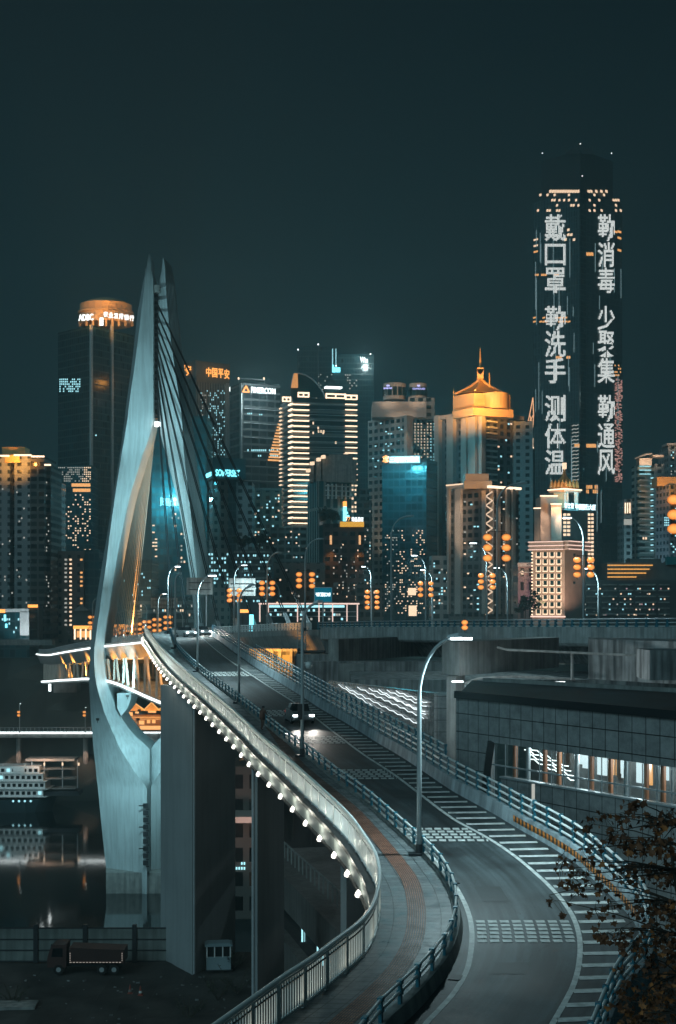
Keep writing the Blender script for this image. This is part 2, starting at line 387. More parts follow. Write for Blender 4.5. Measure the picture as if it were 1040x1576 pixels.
def tiles(name, c1, c2, mortar, sw, sh, rough=(.3, .65), off=0.0, bumpd=.01, msize=.02):
    m = bpy.data.materials.new(name); m.use_nodes = True; t = m.node_tree; b = t.nodes['Principled BSDF']; N, Lk = t.nodes.new, t.links.new
    uv = N('ShaderNodeUVMap'); br = N('ShaderNodeTexBrick'); br.offset = off; br.inputs['Scale'].default_value = 1; br.inputs['Brick Width'].default_value = sw; br.inputs['Row Height'].default_value = sh
    br.inputs['Mortar Size'].default_value = msize; br.inputs['Mortar Smooth'].default_value = .3; br.inputs['Bias'].default_value = 0
    br.inputs['Color1'].default_value = (*c1, 1); br.inputs['Color2'].default_value = (*c2, 1); br.inputs['Mortar'].default_value = (*mortar, 1)
    Lk(uv.outputs[0], br.inputs['Vector'])
    n = N('ShaderNodeTexNoise'); n.inputs['Scale'].default_value = .9; n.inputs['Detail'].default_value = 7; n.inputs['Roughness'].default_value = .7; Lk(uv.outputs[0], n.inputs['Vector'])
    mx = N('ShaderNodeMix'); mx.data_type = 'RGBA'; mx.blend_type = 'MULTIPLY'; mx.inputs[0].default_value = .8
    r = N('ShaderNodeValToRGB'); e = r.color_ramp.elements; e[0].position = .3; e[0].color = (.42, .42, .42, 1); e[1].position = .7; e[1].color = (1.25, 1.25, 1.25, 1); Lk(n.outputs[0], r.inputs[0])
    Lk(br.outputs['Color'], mx.inputs[6]); Lk(r.outputs[0], mx.inputs[7]); Lk(mx.outputs[2], b.inputs['Base Color'])
    rr = N('ShaderNodeMapRange'); rr.inputs[1].default_value = .3; rr.inputs[2].default_value = .7; rr.inputs[3].default_value = rough[1]; rr.inputs[4].default_value = rough[0]; Lk(n.outputs[0], rr.inputs[0]); Lk(rr.outputs[0], b.inputs['Roughness'])
    bp = N('ShaderNodeBump'); bp.inputs['Strength'].default_value = .7; bp.inputs['Distance'].default_value = bumpd; bp.invert = True; Lk(br.outputs['Fac'], bp.inputs['Height']); Lk(bp.outputs[0], b.inputs['Normal'])
    return m
M_asph = asphalt('asphalt', .052)
M_walk = tiles('stone_paving', (.20, .225, .23), (.13, .15, .157), (.03, .035, .037), .6, .5, rough=(.2, .7))
M_tact = tiles('tactile_paving', (.55, .20, .10), (.42, .16, .085), (.075, .05, .045), .085, .3, rough=(.35, .7), off=0, bumpd=.02, msize=.03)
KW = .42
road = strip(lambda Y: pt(WR, Y, 0, KW-.05), lambda Y: pt(RR, Y, 0, .05), 'ramp_road', M_asph, kind='structure')
walk = strip(lambda Y: pt(WL, Y, WZ, -.05), lambda Y: pt(WR, Y, WZ, 0.02), 'walkway_paving', M_walk, kind='structure')
tact = strip(lambda Y: pt(TAC, Y, WZ+.016, -.36), lambda Y: pt(TAC, Y, WZ+.016, .36), 'tactile_path', M_tact, kind='structure', ys=[y for y in YS if y < 118])
def ribbon(name, tab, wd, ys, dz=.014, off=0):
    return strip(lambda Y: pt(tab, Y, dz, off-wd/2), lambda Y: pt(tab, Y, dz, off+wd/2), name, M_mark, kind='structure', ys=ys)
ribbon('lane_line', LR, .19, [y for y in YS if y < 232])
ribbon('edge_line', LL, .19, [y for y in YS if y < 72])
mb = MB()
Y = 33.0
while Y < 228:
    xa = lerp(LR, Y)+.15; xb = lerp(RR, Y+.15)-.3
    if xb > xa+.3: mb.quad((xa, Y, h(Y)+.014), (xb, Y+.15, h(Y+.15)+.014), (xb, Y+.58, h(Y+.58)+.014), (xa, Y+.43, h(Y+.43)+.014))
    Y += 1.5
o = mb.build('hatched_shoulder_marking', M_mark); o['kind'] = 'structure'
# rumble strips: rows of short white blocks across the lane
mb = MB()
for pa, pb, rows in ((1416, 1452, 6), (1274, 1296, 5), (1184, 1200, 5), (1133, 1145, 5), (1093, 1103, 5), (1034, 1041, 4)):
    ya, yb = Yof(pb), Yof(pa)
    for i in range(rows):
        Y = ya+(yb-ya)*(i+.5)/rows; hw = (yb-ya)/rows*.33
        x = max(lerp(WR, Y)+KW+.25, lerp(LL, Y)+.2 if Y < 66 else -99); xe = lerp(LR, Y)-.18
        k = 0
        while x < xe:
            x2 = min(x+.34, xe); mb.quad((x, Y-hw, h(Y-hw)+.02), (x2, Y-hw, h(Y-hw)+.02), (x2, Y+hw, h(Y+hw)+.02), (x, Y+hw, h(Y+hw)+.02)); x += .46; k += 1
o = mb.build('rumble_strip_marking', M_mark); o['kind'] = 'structure'
# ---- viaduct body: girder, kerb wall between walkway and road, parapet on the right, piers
via = empty('ramp_viaduct', pt(WR, 100, -1), 'curved concrete ramp viaduct that carries the road and walkway down in an S bend', 'viaduct')
def section(name, prof, m, ys=YS, parent=via):
    """prof: list of (table, offset, dz) around a closed section"""
    mb = MB(); mb.loft([[pt(t, Y, dz, off) for t, off, dz in prof] for Y in ys]); return mb.build(name, m, parent)
section('deck_slab', [(WL, -.12, WZ-.02), (WL, -.12, -.55), (WL, .5, -1.3), (RR, -.2, -1.3), (RR, .55, -.5), (RR, .5, -.06), (WR, KW-.1, -.06), (WR, .1, WZ-.05)], M_conc)
section('kerb_wall', [(WR, 0.0, -.1), (WR, 0.0, WZ+.12), (WR, KW-.12, WZ+.12), (WR, KW, -.1)], M_conc)
M_par = mat('parapet_concrete', (.33, .40, .43), .7, var=.25, vscale=.8, stain=.4, bump=.2, bscale=6)
section('parapet', [(RR, 0, -.1), (RR, .12, .68), (RR, .42, .68), (RR, .52, -.3)], M_par)
def pier(A, B_, C_, ztop, zbot, label=None):
    mb = MB(); A, B_, C_ = [Vector(q) for q in (A, B_, C_)]; D = A+C_-B_
    mb.prism([tuple(q) for q in (A, B_, C_, D)], zbot, ztop); o = mb.build('pier', M_pier, via)
    # drain pipe on the corner
    return o
def px2(px, Y): return (XZ(px, Y), Y)
pier(px2(247, 152), px2(296, 146), px2(362, 155), -8.2, -36.5)
pier(px2(387, 113.5), px2(396, 112), px2(437, 117), -10.7, -36.5)
pier(px2(524, 86), px2(533, 85), px2(566, 89), -12.2, -36.5)
for px, Y in ((299, 145.8), (389.5, 112.9)):
    mb = MB(); mb.tube([(XZ(px, Y), Y-.3, -9-(Y < 120)*2), (XZ(px, Y), Y-.3, -36)], .12, 6); mb.build('drain_pipe', M_steel, via)
mb = MB()  # horizontal casting joints on piers
# ---- blue and white crash rail between walkway and road
def crash_rail(name, tab, off, y0, y1, heights, zbase, postw, step, r, label, lean=0):
    root = empty(name, pt(tab, y0, zbase, off), label, 'guard rail')
    pts = arc(tab, y0, y1, step, zbase, off); top = heights[-1]
    for i, zz in enumerate(heights):
        mb = MB(); mb.tube([p+Vector((0, 0, zz)) for p in pts], r, 8); mb.build('rail', M_white, root, smooth=True)
    mb0 = MB(); n = 0
    for k, p in enumerate(pts):
        q = pts[min(k+1, len(pts)-1)] if k < len(pts)-1 else pts[k]; 
        d = (pts[min(k+1, len(pts)-1)]-pts[max(k-1, 0)]); a = math.atan2(d.y, d.x)
        tgt = MB() if n < 100 else mb0
        tgt.box((p.x, p.y, p.z+top/2-.02), (postw, postw*.55, top+.12), a)
        for zz in heights:  # clamps round the rails
            tgt.box((p.x, p.y, p.z+zz), (postw*1.5, r*2.8, r*2.8), a)
        if n < 100: tgt.build('post', M_teal, root)
        n += 1
    if mb0.v: o = mb0.build('far_posts', M_teal, root); o['kind'] = 'stuff'
    return root
crash_rail('walkway_guard_rail', WR, .15, 38, 292, (.38, .68), WZ+.1, .18, 1.9, .055, 'low teal guard rail with two white tubes between walkway and ramp road')
crash_rail('parapet_rail', RR, .28, 38, 285, (.22, .58, .94), .68, .13, 1.75, .062, 'three-tube white rail with teal posts on top of the ramp parapet')
crash_rail('side_road_rail', RR, 2.3, 96, 180, (.35, .75), .35, .2, 1.8, .06, 'dark teal rail just beyond the ramp parapet beside the tunnel mouth')
# chevron plates on the parapet
root = empty('chevron_board', pt(RR, 60, .1), 'strip of orange and black chevrons fixed along the ramp parapet in the bend', 'chevron sign')
M_chev = mat('chevron_orange', (.62, .2, .02), .45); mb1 = MB(); mb2 = MB()
pts = arc(RR, Yof(1428), Yof(1270), .22, .38, .025)
for k in range(len(pts)-1):
    a, b = pts[k], pts[k+1]; z = Vector((0, 0, .15)); d = (b-a)
    tgt = mb1 if k % 2 else mb2; sh = d*.45
    for s in (1, -1):
        q = [a-Vector((.012, .008, 0)), b-Vector((.012, .008, 0)), b+sh-Vector((-.02, .0, 0))+z*s, a+sh+z*s-Vector((-.02, 0, 0))]
        tgt.quad(*q)
mb1.build('orange_stripes', M_chev, root); mb2.build('black_stripes', M_dark, root)
# ---- white balustrade on the outer side of the walkway, its fascia and its lamps
M_bal = mat('balustrade_white', (.76, .80, .78), .38, var=.12, vscale=1.5)
bal = empty('walkway_balustrade', pt(WL, 60, WZ), 'tall white balustrade with thin vertical bars along the outer edge of the walkway', 'balustrade')
pts = arc(WL, 38, 290, 1.95, WZ, 0); BH = 1.32
mid = arc(WL, 38, 290, .6, WZ, 0)
mb = MB(); mb.tube([p+Vector((0, 0, BH)) for p in mid], .085, 8); mb.tube([p+Vector((0, 0, BH-.14)) for p in mid], .035, 6); mb.build('handrail', M_bal, bal, smooth=True)
mb = MB(); mb.tube([p+Vector((0, 0, BH-.3)) for p in mid], .03, 5); mb.build('inner_rail', M_dark, bal, smooth=True)
mb = MB(); mb.tube([p+Vector((0, 0, .1)) for p in mid], .045, 6); mb.build('bottom_rail', M_bal, bal, smooth=True)
section('outer_gutter', [(WL, -.40, WZ-.14), (WL, -.40, WZ+.04), (WL, -.1, WZ+.04), (WL, -.1, WZ-.14)], M_dark, parent=via)
section('outer_pipe', [(WL, -.46, -.62), (WL, -.46, -.52), (WL, -.33, -.52), (WL, -.33, -.62)], M_dark, parent=via)
mbf = MB(); mbp = MB()
for k in range(len(pts)-1):
    a, b = pts[k], pts[k+1]; d = b-a; L = d.length; ang = math.atan2(d.y, d.x)
    tgt = MB() if k < 92 else mbp
    tgt.box((a.x, a.y, a.z+BH/2-.05), (.2, .09, BH-.1), ang)
    if k < 92: tgt.build('post', M_bal, bal)
    tg = MB() if k < 92 else mbf
    n = round(L/.19)
    for j in range(1, n):
        q = a+d*(j/n); w_ = .034
        tg.box((q.x, q.y, q.z+.1+(BH-.24)/2), (.05, .035, BH-.24), ang)
    if k < 92: tg.build('bar_panel', M_bal, bal)
if mbf.v:
    o = mbf.build('far_bars', M_bal, bal); o['kind'] = 'stuff'; o = mbp.build('far_posts', M_bal, bal); o['kind'] = 'stuff'
section('fascia', [(WL, -.36, WZ-.1), (WL, -.30, -.75), (WL, -.1, -.9), (WL, -.1, WZ-.1)], mat('fascia_panel', (.30, .34, .33), .45, var=.15, vscale=1), parent=via)
lp = arc(WL, 41, 285, 3.9, 0, -.48)
mbx = MB(); E_fl = emis('fascia_lamp_glow', (1, .97, .86), 3.5)
for k, p in enumerate(lp):
    tg = MB(); a = pt(WL, p.y, 0, 0); nrm = Vector((p.x-a.x, p.y-a.y, 0)).normalized(); t_ = Vector((-nrm.y, nrm.x, 0))
    # pear-shaped lens on a short arm
    c = p+Vector((0, 0, -.5)); tg.lathe((c.x, c.y, c.z), [(.04, -.16), (.12, -.13), (.15, -.04), (.11, .06), (.05, .14), (.02, .18)], 10); o = tg.build('fascia_lamp', E_fl, bal, smooth=True)
    tg = MB(); tg.bar(c-nrm*.5, c, .05); tg.build('lamp_arm', M_dark, bal)
    light('POINT', c+nrm*.5+Vector((0, 0, .62)), 50 if p.y < 150 else 70, (1, .97, .82), size=.12, parent=bal)

# drain covers and a tarred patch on the road
M_iron = mat('cast_iron', (.02, .022, .024), .6)
for Y_, off_ in ((50, .55), (64, .55), (78, .55), (93, .55)):
    q = pt(WR, Y_, .012, KW+.3); root = empty('drain_cover', q, 'iron drain grate in the gutter beside the kerb, %s from the front' % {50: 'first', 64: 'second', 78: 'third', 93: 'fourth'}[Y_], 'drain cover', 'drain grates')
    mb = MB(); dv = pt(WR, Y_+.5, 0)-pt(WR, Y_-.5, 0); mb.box((q.x, q.y, q.z), (.7, .38, .02), math.atan2(dv.y, dv.x)); mb.build('grate', M_iron, root)
mb = MB()
for (x0_, x1_, y0_, y1_) in ((.4, 1.5, 60.5, 63.2), (1.6, 2.7, 84, 86.5), (.8, 2.0, 50.2, 51.6)):
    f_ = lambda x_, y_: (lerp(WR, y_)+KW+x_+.6, y_, h(y_)+.01)
    mb.quad(f_(x0_, y0_), f_(x1_, y0_), f_(x1_, y1_), f_(x0_, y1_))
mb.build('road_patch', asphalt('tar_patch', .028))['kind'] = 'structure'
# ================================================================= RIVER, BANKS, YARD
m = mat('river_water', (.004, .008, .009), .06, spec=.6); t = m.node_tree; b = t.nodes['Principled BSDF']; N, Lk = t.nodes.new, t.links.new
tc = N('ShaderNodeTexCoord'); mp = N('ShaderNodeMapping'); mp.inputs['Scale'].default_value = (.5, .16, 1); n = N('ShaderNodeTexNoise'); n.inputs['Scale'].default_value = 1.1; n.inputs['Detail'].default_value = 3
Lk(tc.outputs['Object'], mp.inputs[0]); Lk(mp.outputs[0], n.inputs['Vector']); bp = N('ShaderNodeBump'); bp.inputs['Strength'].default_value = .10; bp.inputs['Distance'].default_value = .1; Lk(n.outputs[0], bp.inputs['Height']); Lk(bp.outputs[0], b.inputs['Normal'])
mb = MB(); mb.quad((-700, 150, -72), (700, 150, -72), (700, 600, -72), (-700, 600, -72)); mb.build('river_water', m)['kind'] = 'structure'
M_ground = mat('yard_ground', (.045, .045, .042), .95, var=.55, vscale=.25, bump=.6, bscale=1.5)
mb = MB()
nx, ny = 60, 50; random.seed(3)
def gz(x, y): return -36.2+.12*math.sin(x*.7+y*.3)+.1*math.sin(x*.23-y*.55)+(.35*max(0, math.sin(x*.45+1)*math.sin(y*.5)) if y < 137 else 0)
for i in range(nx):
    for j in range(ny):
        x0 = -70+i*2.4; x1 = x0+2.4; y0 = 30+j*2.5; y1 = y0+2.5
        mb.quad((x0, y0, gz(x0, y0)), (x1, y0, gz(x1, y0)), (x1, y1, gz(x1, y1)), (x0, y1, gz(x0, y1)))
mb.quad((-70, 155, -36.3), (74, 155, -36.3), (74, 158, -73), (-70, 158, -73))
mb.build('yard_ground', M_ground)['kind'] = 'structure'
mb = MB(); mb.quad((-700, -40, -37.5), (700, -40, -37.5), (700, 155, -37.5), (-700, 155, -37.5)); mb.quad((-700, 155, -37.5), (700, 155, -37.5), (700, 158.5, -74), (-700, 158.5, -74)); mb.build('near_bank_ground', M_ground)['kind'] = 'structure'
# far bank: sloping dark hill with a street level on top, running to the horizon
M_hill = mat('bank_rock', (.05, .055, .048), .95, var=.6, vscale=.05, bump=1, bscale=.4)
mb = MB(); random.seed(5)
prof = [(545, -74), (552, -66), (562, -58), (568, -42), (575, -30), (580, -21), (640, -19.5), (900, -18), (1380, -18)]
xs = [-704+i*16 for i in range(89)]
for (ya, za), (yb, zb) in zip(prof, prof[1:]):
    for i in range(len(xs)-1):
        def q(x, y, z, k): 
            return (x, y+(4*math.sin(x*.05+k)+2*math.sin(x*.21+k*2) if 546 < y < 581 else 0), z+(1.8*math.sin(x*.11+k*3) if 546 < y < 576 else 0))
        a = q(xs[i], ya, za, ya*.1); b_ = q(xs[i+1], ya, za, ya*.1); c = q(xs[i+1], yb, zb, yb*.1); d = q(xs[i], yb, zb, yb*.1)
        mb.quad(a, b_, c, d)
mb.build('far_bank_hill', M_hill)['kind'] = 'structure'
# ================================================================= THE CABLE-STAYED BRIDGE
M_pyl = mat('pylon_paint', (.52, .60, .62), .55, var=.10, vscale=.12, stain=.2)
br = empty('cable_stayed_bridge', (-46, 380, -72), 'pale double-deck cable-stayed bridge with a needle-eye pylon rising from the river', 'bridge')
def leg(name, rows, Yo, Yr, Yi, Yb):
    """rows: (py, outer, ridge, inner) pixels; ridge nearest to the camera"""
    rings = []
    st = []
    for i in range(len(rows)-1):
        for k in range(7):
            tt = k/7
            def cr(j):
                p0 = rows[max(i-1, 0)][j]; p1 = rows[i][j]; p2 = rows[i+1][j]; p3 = rows[min(i+2, len(rows)-1)][j]
                return p1+(p2-p1)*tt if rows[i][4] else .5*((2*p1)+(-p0+p2)*tt+(2*p0-5*p1+4*p2-p3)*tt*tt+(-p0+3*p1-3*p2+p3)*tt**3)
            st.append([rows[i][0]+(rows[i+1][0]-rows[i][0])*tt, cr(1), cr(2), cr(3)])
    st.append(list(rows[-1][:4]))
    for py, o, r, n in st:
        f = 1 if py > 900 else .55+.45*(py-398)/502   # the legs get thinner towards the top
        yr = 381+(Yr-381)*f; yo = 381+(Yo-381)*f; yi = 381+(Yi-381)*f; yb = 381+(Yb-381)*f
        z = ZY(py, 380)
        rings.append([(XZ(o, 380), yo, z), (XZ(r, 380), yr, z), (XZ(n, 380), yi, z), (XZ(n, 380), yb, z), (XZ(r, 380), yb+2.5, z), (XZ(o, 380), yo+4, z)])
    mb = MB(); mb.loft(rings); return mb.build(name, M_pyl, br, smooth='sharp')
L_ = [(396.5, 231, 232.4, 233, 1), (404, 228, 231, 233.5, 1), (415, 224, 229.5, 234, 0), (434, 220, 227, 237.3, 0), (480, 212, 222, 238, 0), (560, 203, 213, 238, 0), (648, 192, 202, 238.2, 1), (668, 189, 199, 234, 0), (700, 184.5, 193.5, 223, 0), (760, 175, 185, 205, 0), (820, 166, 177, 191.5, 0), (880, 156, 170, 180.5, 0), (940, 147, 162, 171.5, 0), (985, 141, 155.5, 165, 0), (1010, 139, 153.5, 164, 0), (1050, 138, 157, 170, 0), (1090, 140, 168, 184.5, 0), (1110, 141, 176, 196, 0), (1130, 143, 185, 212, 0), (1151, 144.5, 195, 234, 1), (1180, 148, 213, 234, 0), (1208, 151, 233, 234, 1), (1290, 159, 233, 234, 1), (1344, 165, 233, 234, 1), (1368, 168, 233, 234, 1)]
leg('pylon_leg', L_, 379, 371, 375, 389)
R_ = [(398, 255, 252, 250.5, 1), (403, 260, 253.5, 250, 1), (415, 262, 255, 248.6, 0), (434, 265.5, 256, 244.8, 0), (480, 270, 259.5, 243.5, 0), (560, 279, 269, 243.5, 0), (648, 291, 281.5, 243.6, 1), (668, 294, 283, 247.5, 0), (700, 297, 285, 256, 0), (760, 305.5, 292, 271, 0), (820, 312, 298.5, 283, 0), (880, 318.5, 304.5, 292, 0), (940, 324, 311, 298.5, 0), (985, 328, 315, 301, 0), (1050, 330, 315, 297, 0), (1090, 329, 303, 281, 0), (1110, 328, 292, 268, 0), (1130, 326, 280, 251, 0), (1151, 324, 271, 234, 1), (1208, 316, 235, 234, 1), (1344, 303, 235, 234, 1), (1368, 300, 235, 234, 1)]
leg('pylon_leg', R_, 385, 376, 379, 389)
mb = MB(); mb.prism([px2(163, 372), px2(306, 372), px2(306, 396), px2(163, 396)], -74, ZY(1343, 372)); mb.build('pylon_footing', M_conc, br)
# water gauge numerals climbing the foot of the pylon
mb = MB(); 
for i, py in enumerate(range(1240, 1332, 11)):
    z = ZY(py, 370.6); 
    mb.box((XZ(224, 370.6), 370.55, z), (1.3, .1, 1.2)); mb.box((XZ(227, 370.6), 370.55, z-.9), (.8, .1, .35))
    if i % 3 == 0: mb.box((XZ(218.5, 370.6), 370.55, z), (1.6, .1, .3))
mb.build('water_gauge', M_dark, br)
# anchor boxes in the slot between the legs
mb = MB()
for i in range(21):
    py = 447+i*9.7; z = ZY(py, 380); mb.box((XZ(240.6, 380), 381, z), (1.05, 4, 1.05)); mb.box((XZ(240.6, 380), 378.4, z+.5), (.5, .5, .5))
mb.build('anchor_box', M_dark, br)
mb = MB(); mb.box((XZ(240.5, 376), 378.5, ZY(442, 376)), (1.3, 3, 1.6)); mb.build('crosspiece', M_conc, br)
mb = MB(); mb.box((XZ(241, 375), 376.5, ZY(652, 375)), (1.3, 2, 1.1)); mb.build('beacon_box', E_white, br)
# decks
DL = smooth_tab([(120, 49), (160, 36.2), (265, -4.6), (318, -30), (375, -58), (430, -78), (500, -97), (575, -116)])
DZ = smooth_tab([(120, -2.2), (160, -2.8), (265, -4.5), (318, -6.4), (337, -7.5), (375, -9.8), (430, -13), (500, -16.3), (575, -18.5)])
def dk(Y, off=0, dz=0):
    """left (camera side) edge of the main deck, off = metres across it"""
    a = Vector((lerp(DL, Y+1)-lerp(DL, Y-1), 2)).normalized()
    return Vector((lerp(DL, Y)+a.y*off, Y-a.x*off, lerp(DZ, Y)+dz))
def dsec(name, prof, ys, m, parent=br):
    mb = MB(); mb.loft([[dk(Y, o, z) for o, z in prof] for Y in ys]); return mb.build(name, m, parent)
yb = frange(262, 575, 6)
M_gird = mat('girder_paint', (.36, .36, .35), .6, var=.15, vscale=.4, stain=.3)
dsec('deck_girder', [(0, 0), (24, 0), (24, -1.0), (22.5, -4.2), (1.5, -4.2), (0, -1.0)], yb, M_gird)
o = strip(lambda Y: dk(Y, .5, .06), lambda Y: dk(Y, 23.5, .06), 'bridge_road', M_asph, kind='structure', ys=frange(130, 575, 5))
dsec('led_strip', [(-.06, -.9), (-.06, -.55), (-.3, -.55), (-.3, -.9)], frange(322, 574, 4), E_white)
BZ = smooth_tab([(300, -25), (318, -24), (337, -22.6), (375, -19.4), (430, -22), (500, -26), (575, -30)])
def bt(Y, off=0, dz=0): p = dk(Y, off); p.z = lerp(BZ, Y)+dz; return p
for off in (.6, 23.0):
    mb = MB(); ys = frange(300, 540, 5)
    for a, b_ in zip(ys, ys[1:]): mb.bar(bt(a, off), bt(b_, off), .9, 1.3)
    mb.build('lower_chord', M_gird, br)
dsec_l = MB(); dsec_l.loft([[bt(Y, 1.2, -.6), bt(Y, 22.4, -.6), bt(Y, 22.4, -.2), bt(Y, 1.2, -.2)] for Y in frange(300, 540, 6)]); dsec_l.build('rail_deck', M_conc, br)
mb = MB()
for a, b_ in zip(frange(300, 540, 4), frange(300, 540, 4)[1:]): mb.bar(bt(a, .0, .2), bt(b_, .0, .2), .22, .5)
mb.build('led_strip', E_white, br)
M_strut = mat('truss_paint', (.50, .46, .40), .5, var=.1)
for off in (.6, 23.0):
    k = 0; Y = 306.0
    while Y < 535:
        st_ = 3.6 if Y < 378 else 7
        mb = MB(); mb.bar(bt(Y, off, .5), dk(Y+(2.0 if k % 2 else -.6), off, -4.0), .55, .55); mb.build('truss_strut', M_strut, br)
        if off < 1 and Y < 384 and k % 2 == 0 : light('SPOT', bt(Y+1.2, off-1.0, 1.0), 12000, (1, .40, .07), target=dk(Y+1.2, off+3.5, -4), angle=95, size=.3, parent=br, name='truss_floodlight')
        Y += st_; k += 1
mb = MB(); p1 = bt(452, .6); p2 = dk(432, .6, -4); mb.bar((XZ(112, 452), 452, ZY(1049, 452)), (XZ(99, 452), 452, ZY(1010, 452)), 1.2, 1.2); mb.build('truss_brace', M_strut, br)
for Y in (400, 425, 450): light('SPOT', bt(Y, -1, 1), 16000, (1, .42, .08), target=dk(Y, 4, -4), angle=90, parent=br, name='truss_floodlight')
light('SPOT', bt(345, 12, 1.5), 50000, (1, .42, .08), target=dk(352, 22, -4), angle=120, parent=br, name='truss_floodlight')
# curved bracket on the pylon under the rail deck
mb = MB(); pr = [(180, 1067), (202, 1066), (201, 1076), (196, 1090), (190, 1098), (186, 1102), (180, 1090)]
mb.loft([[P(x_, y_, 372) for x_, y_ in pr], [P(x_, y_, 372)[:1]+(386,)+P(x_, y_, 372)[2:] for x_, y_ in pr]]); mb.build('deck_bracket', M_pyl, br)
# stay cables in one plane over the middle of the deck
yslot = [468, 484, 500, 516, 532, 549, 566, 584, 603]
for k, (ys_, Ya) in enumerate(zip(yslot, (291, 299, 307, 315, 324, 333, 342, 351, 360))):
    for s in (-.24, .24):
        top = Vector((XZ(242.3, 379)+s*.4, 377.5, ZY(ys_, 379))); bot = dk(Ya, 12.2+s, 1.0)
        mb = MB(); mb.tube([top, bot], .13, 6, cap=False); mb.build('stay_cable', M_cable, br)
        mb = MB(); mb.tube([bot, bot+(top-bot)*.035], .26, 8); mb.build('cable_sleeve', M_steel, br)
for k in range(17):
    top = Vector((XZ(240.5, 383), 386, ZY(620-k*9.5, 383))); bot = dk(396+k*2.9, 12.2, 1.0)
    mb = MB(); mb.tube([top, bot], .16, 6, cap=False); mb.build('stay_cable', M_strut, br)
for k, (x_, y_) in enumerate(((283, 812), (271, 800), (262, 790), (292, 860))):
    pass
light('SPOT', dk(398, 12, 1.5), 300000, (1, .42, .1), target=(XZ(228, 386), 388, ZY(760, 386)), angle=44, parent=br, name='cable_floodlight')
# near railing of the bridge (white slats) and parapet of the approach (teal)
def deck_rail(name, y0, y1, label, posts, step, m_post, m_rail, off=.15):
    root = empty(name, dk(y0, off), label, 'guard rail')
    L = 0; pts = [dk(y0, off)]; Y = y0
    while Y < y1:
        Y += .05; p = dk(Y, off)
        if (p-pts[-1]).length >= step: pts.append(p)
    for zz, r in ((1.25, .1), (.85, .06), (.45, .06)):
        mb = MB(); mb.tube([p+Vector((0, 0, zz)) for p in pts], r, 6); mb.build('rail', m_rail if zz > 1 else M_white, root, smooth=True)
    mb0 = MB()
    for k, p in enumerate(pts):
        tg = MB() if k < 99 else mb0
        a = math.atan2(-.9, 0.4); tg.box((p.x, p.y, p.z+.6), (posts, posts*.7, 1.25), a); tg.box((p.x, p.y, p.z+.45), (posts*1.5, .3, .3), a)
        if k < 99: tg.build('post', m_post, root)
    if mb0.v: mb0.build('far_posts', m_post, root)['kind'] = 'stuff'
    return root
deck_rail('overpass_guard_rail', 134, 263, 'teal and silver guard rail along the near edge of the concrete overpass', .34, 2.05, M_teal, M_steel)
deck_rail('bridge_guard_rail', 266, 372, 'pale slatted guard rail on the bridge deck between overpass and pylon', .42, 1.35, M_white, M_white)
deck_rail('far_bridge_guard_rail', 386, 560, 'distant guard rail of the bridge deck beyond the pylon towards the city', .3, 2.2, M_steel, M_white)
# ---- concrete overpass (approach) with caps and columns
ov = empty('concrete_overpass', (30, 200, -8), 'long stained concrete overpass crossing behind the ramp on hammerhead columns', 'overpass')
ya = frange(120, 261, 5)
dsec('deck_edge', [(-.1, .35), (.25, .35), (.25, 0), (24, 0), (24, -1.6), (3.2, -2.1), (0.2, -1.9), (-.1, -1.6)], ya, mat('edge_concrete', (.42, .45, .45), .8, var=.25, vscale=.6, stain=.35), ov)
dsec('box_girder', [(4, -2.05), (20, -2.05), (18.5, -4.4), (6, -4.4)], ya, M_concd, ov)
def cap(x0, x1, x2, yt, yb_, Y0, Y1, lab='pier_cap'):
    """end face from x0 to x1, long face from x1 to x2 receding"""
    A = px2(x0, Y0+4); B_ = px2(x1, Y0); C_ = px2(x2, Y1); D = (A[0]+C_[0]-B_[0], A[1]+C_[1]-B_[1])
    mb = MB(); mb.prism([A, B_, C_, D], ZY(yb_, Y0), ZY(yt, Y0)); return mb.build(lab, M_conc, ov)
cap(680, 707, 860, 988, 1040, 148, 168); cap(505, 521, 660, 984, 1018, 215, 240)
mb = MB(); mb.prism([px2(687, 151), px2(701, 150), px2(716, 153), px2(700, 154)], -36, ZY(1041, 150)); mb.build('column', M_conc, ov)
mb = MB(); mb.prism([px2(511, 219), px2(519, 218), px2(523, 220), px2(514, 221)], -40, ZY(1018, 218)); mb.build('column', M_conc, ov)
mb = MB(); mb.prism([px2(905, 152), px2(1100, 138), px2(1100, 150), px2(905, 160)], ZY(1048, 148), ZY(985, 148)); mb.build('pier_cap', M_concd, ov)
mb = MB(); mb.tube([P(765, 996, 150), P(780, 1000, 150), P(1060, 1012, 140)], .13, 6); mb.tube([P(880, 1004, 147), P(880, 1046, 147)], .16, 6); mb.tube([P(715, 1052, 149), P(735, 1044, 149), P(790, 1041, 149), P(885, 1045, 148)], .14, 6); mb.build('drain_pipe', M_conc, ov)
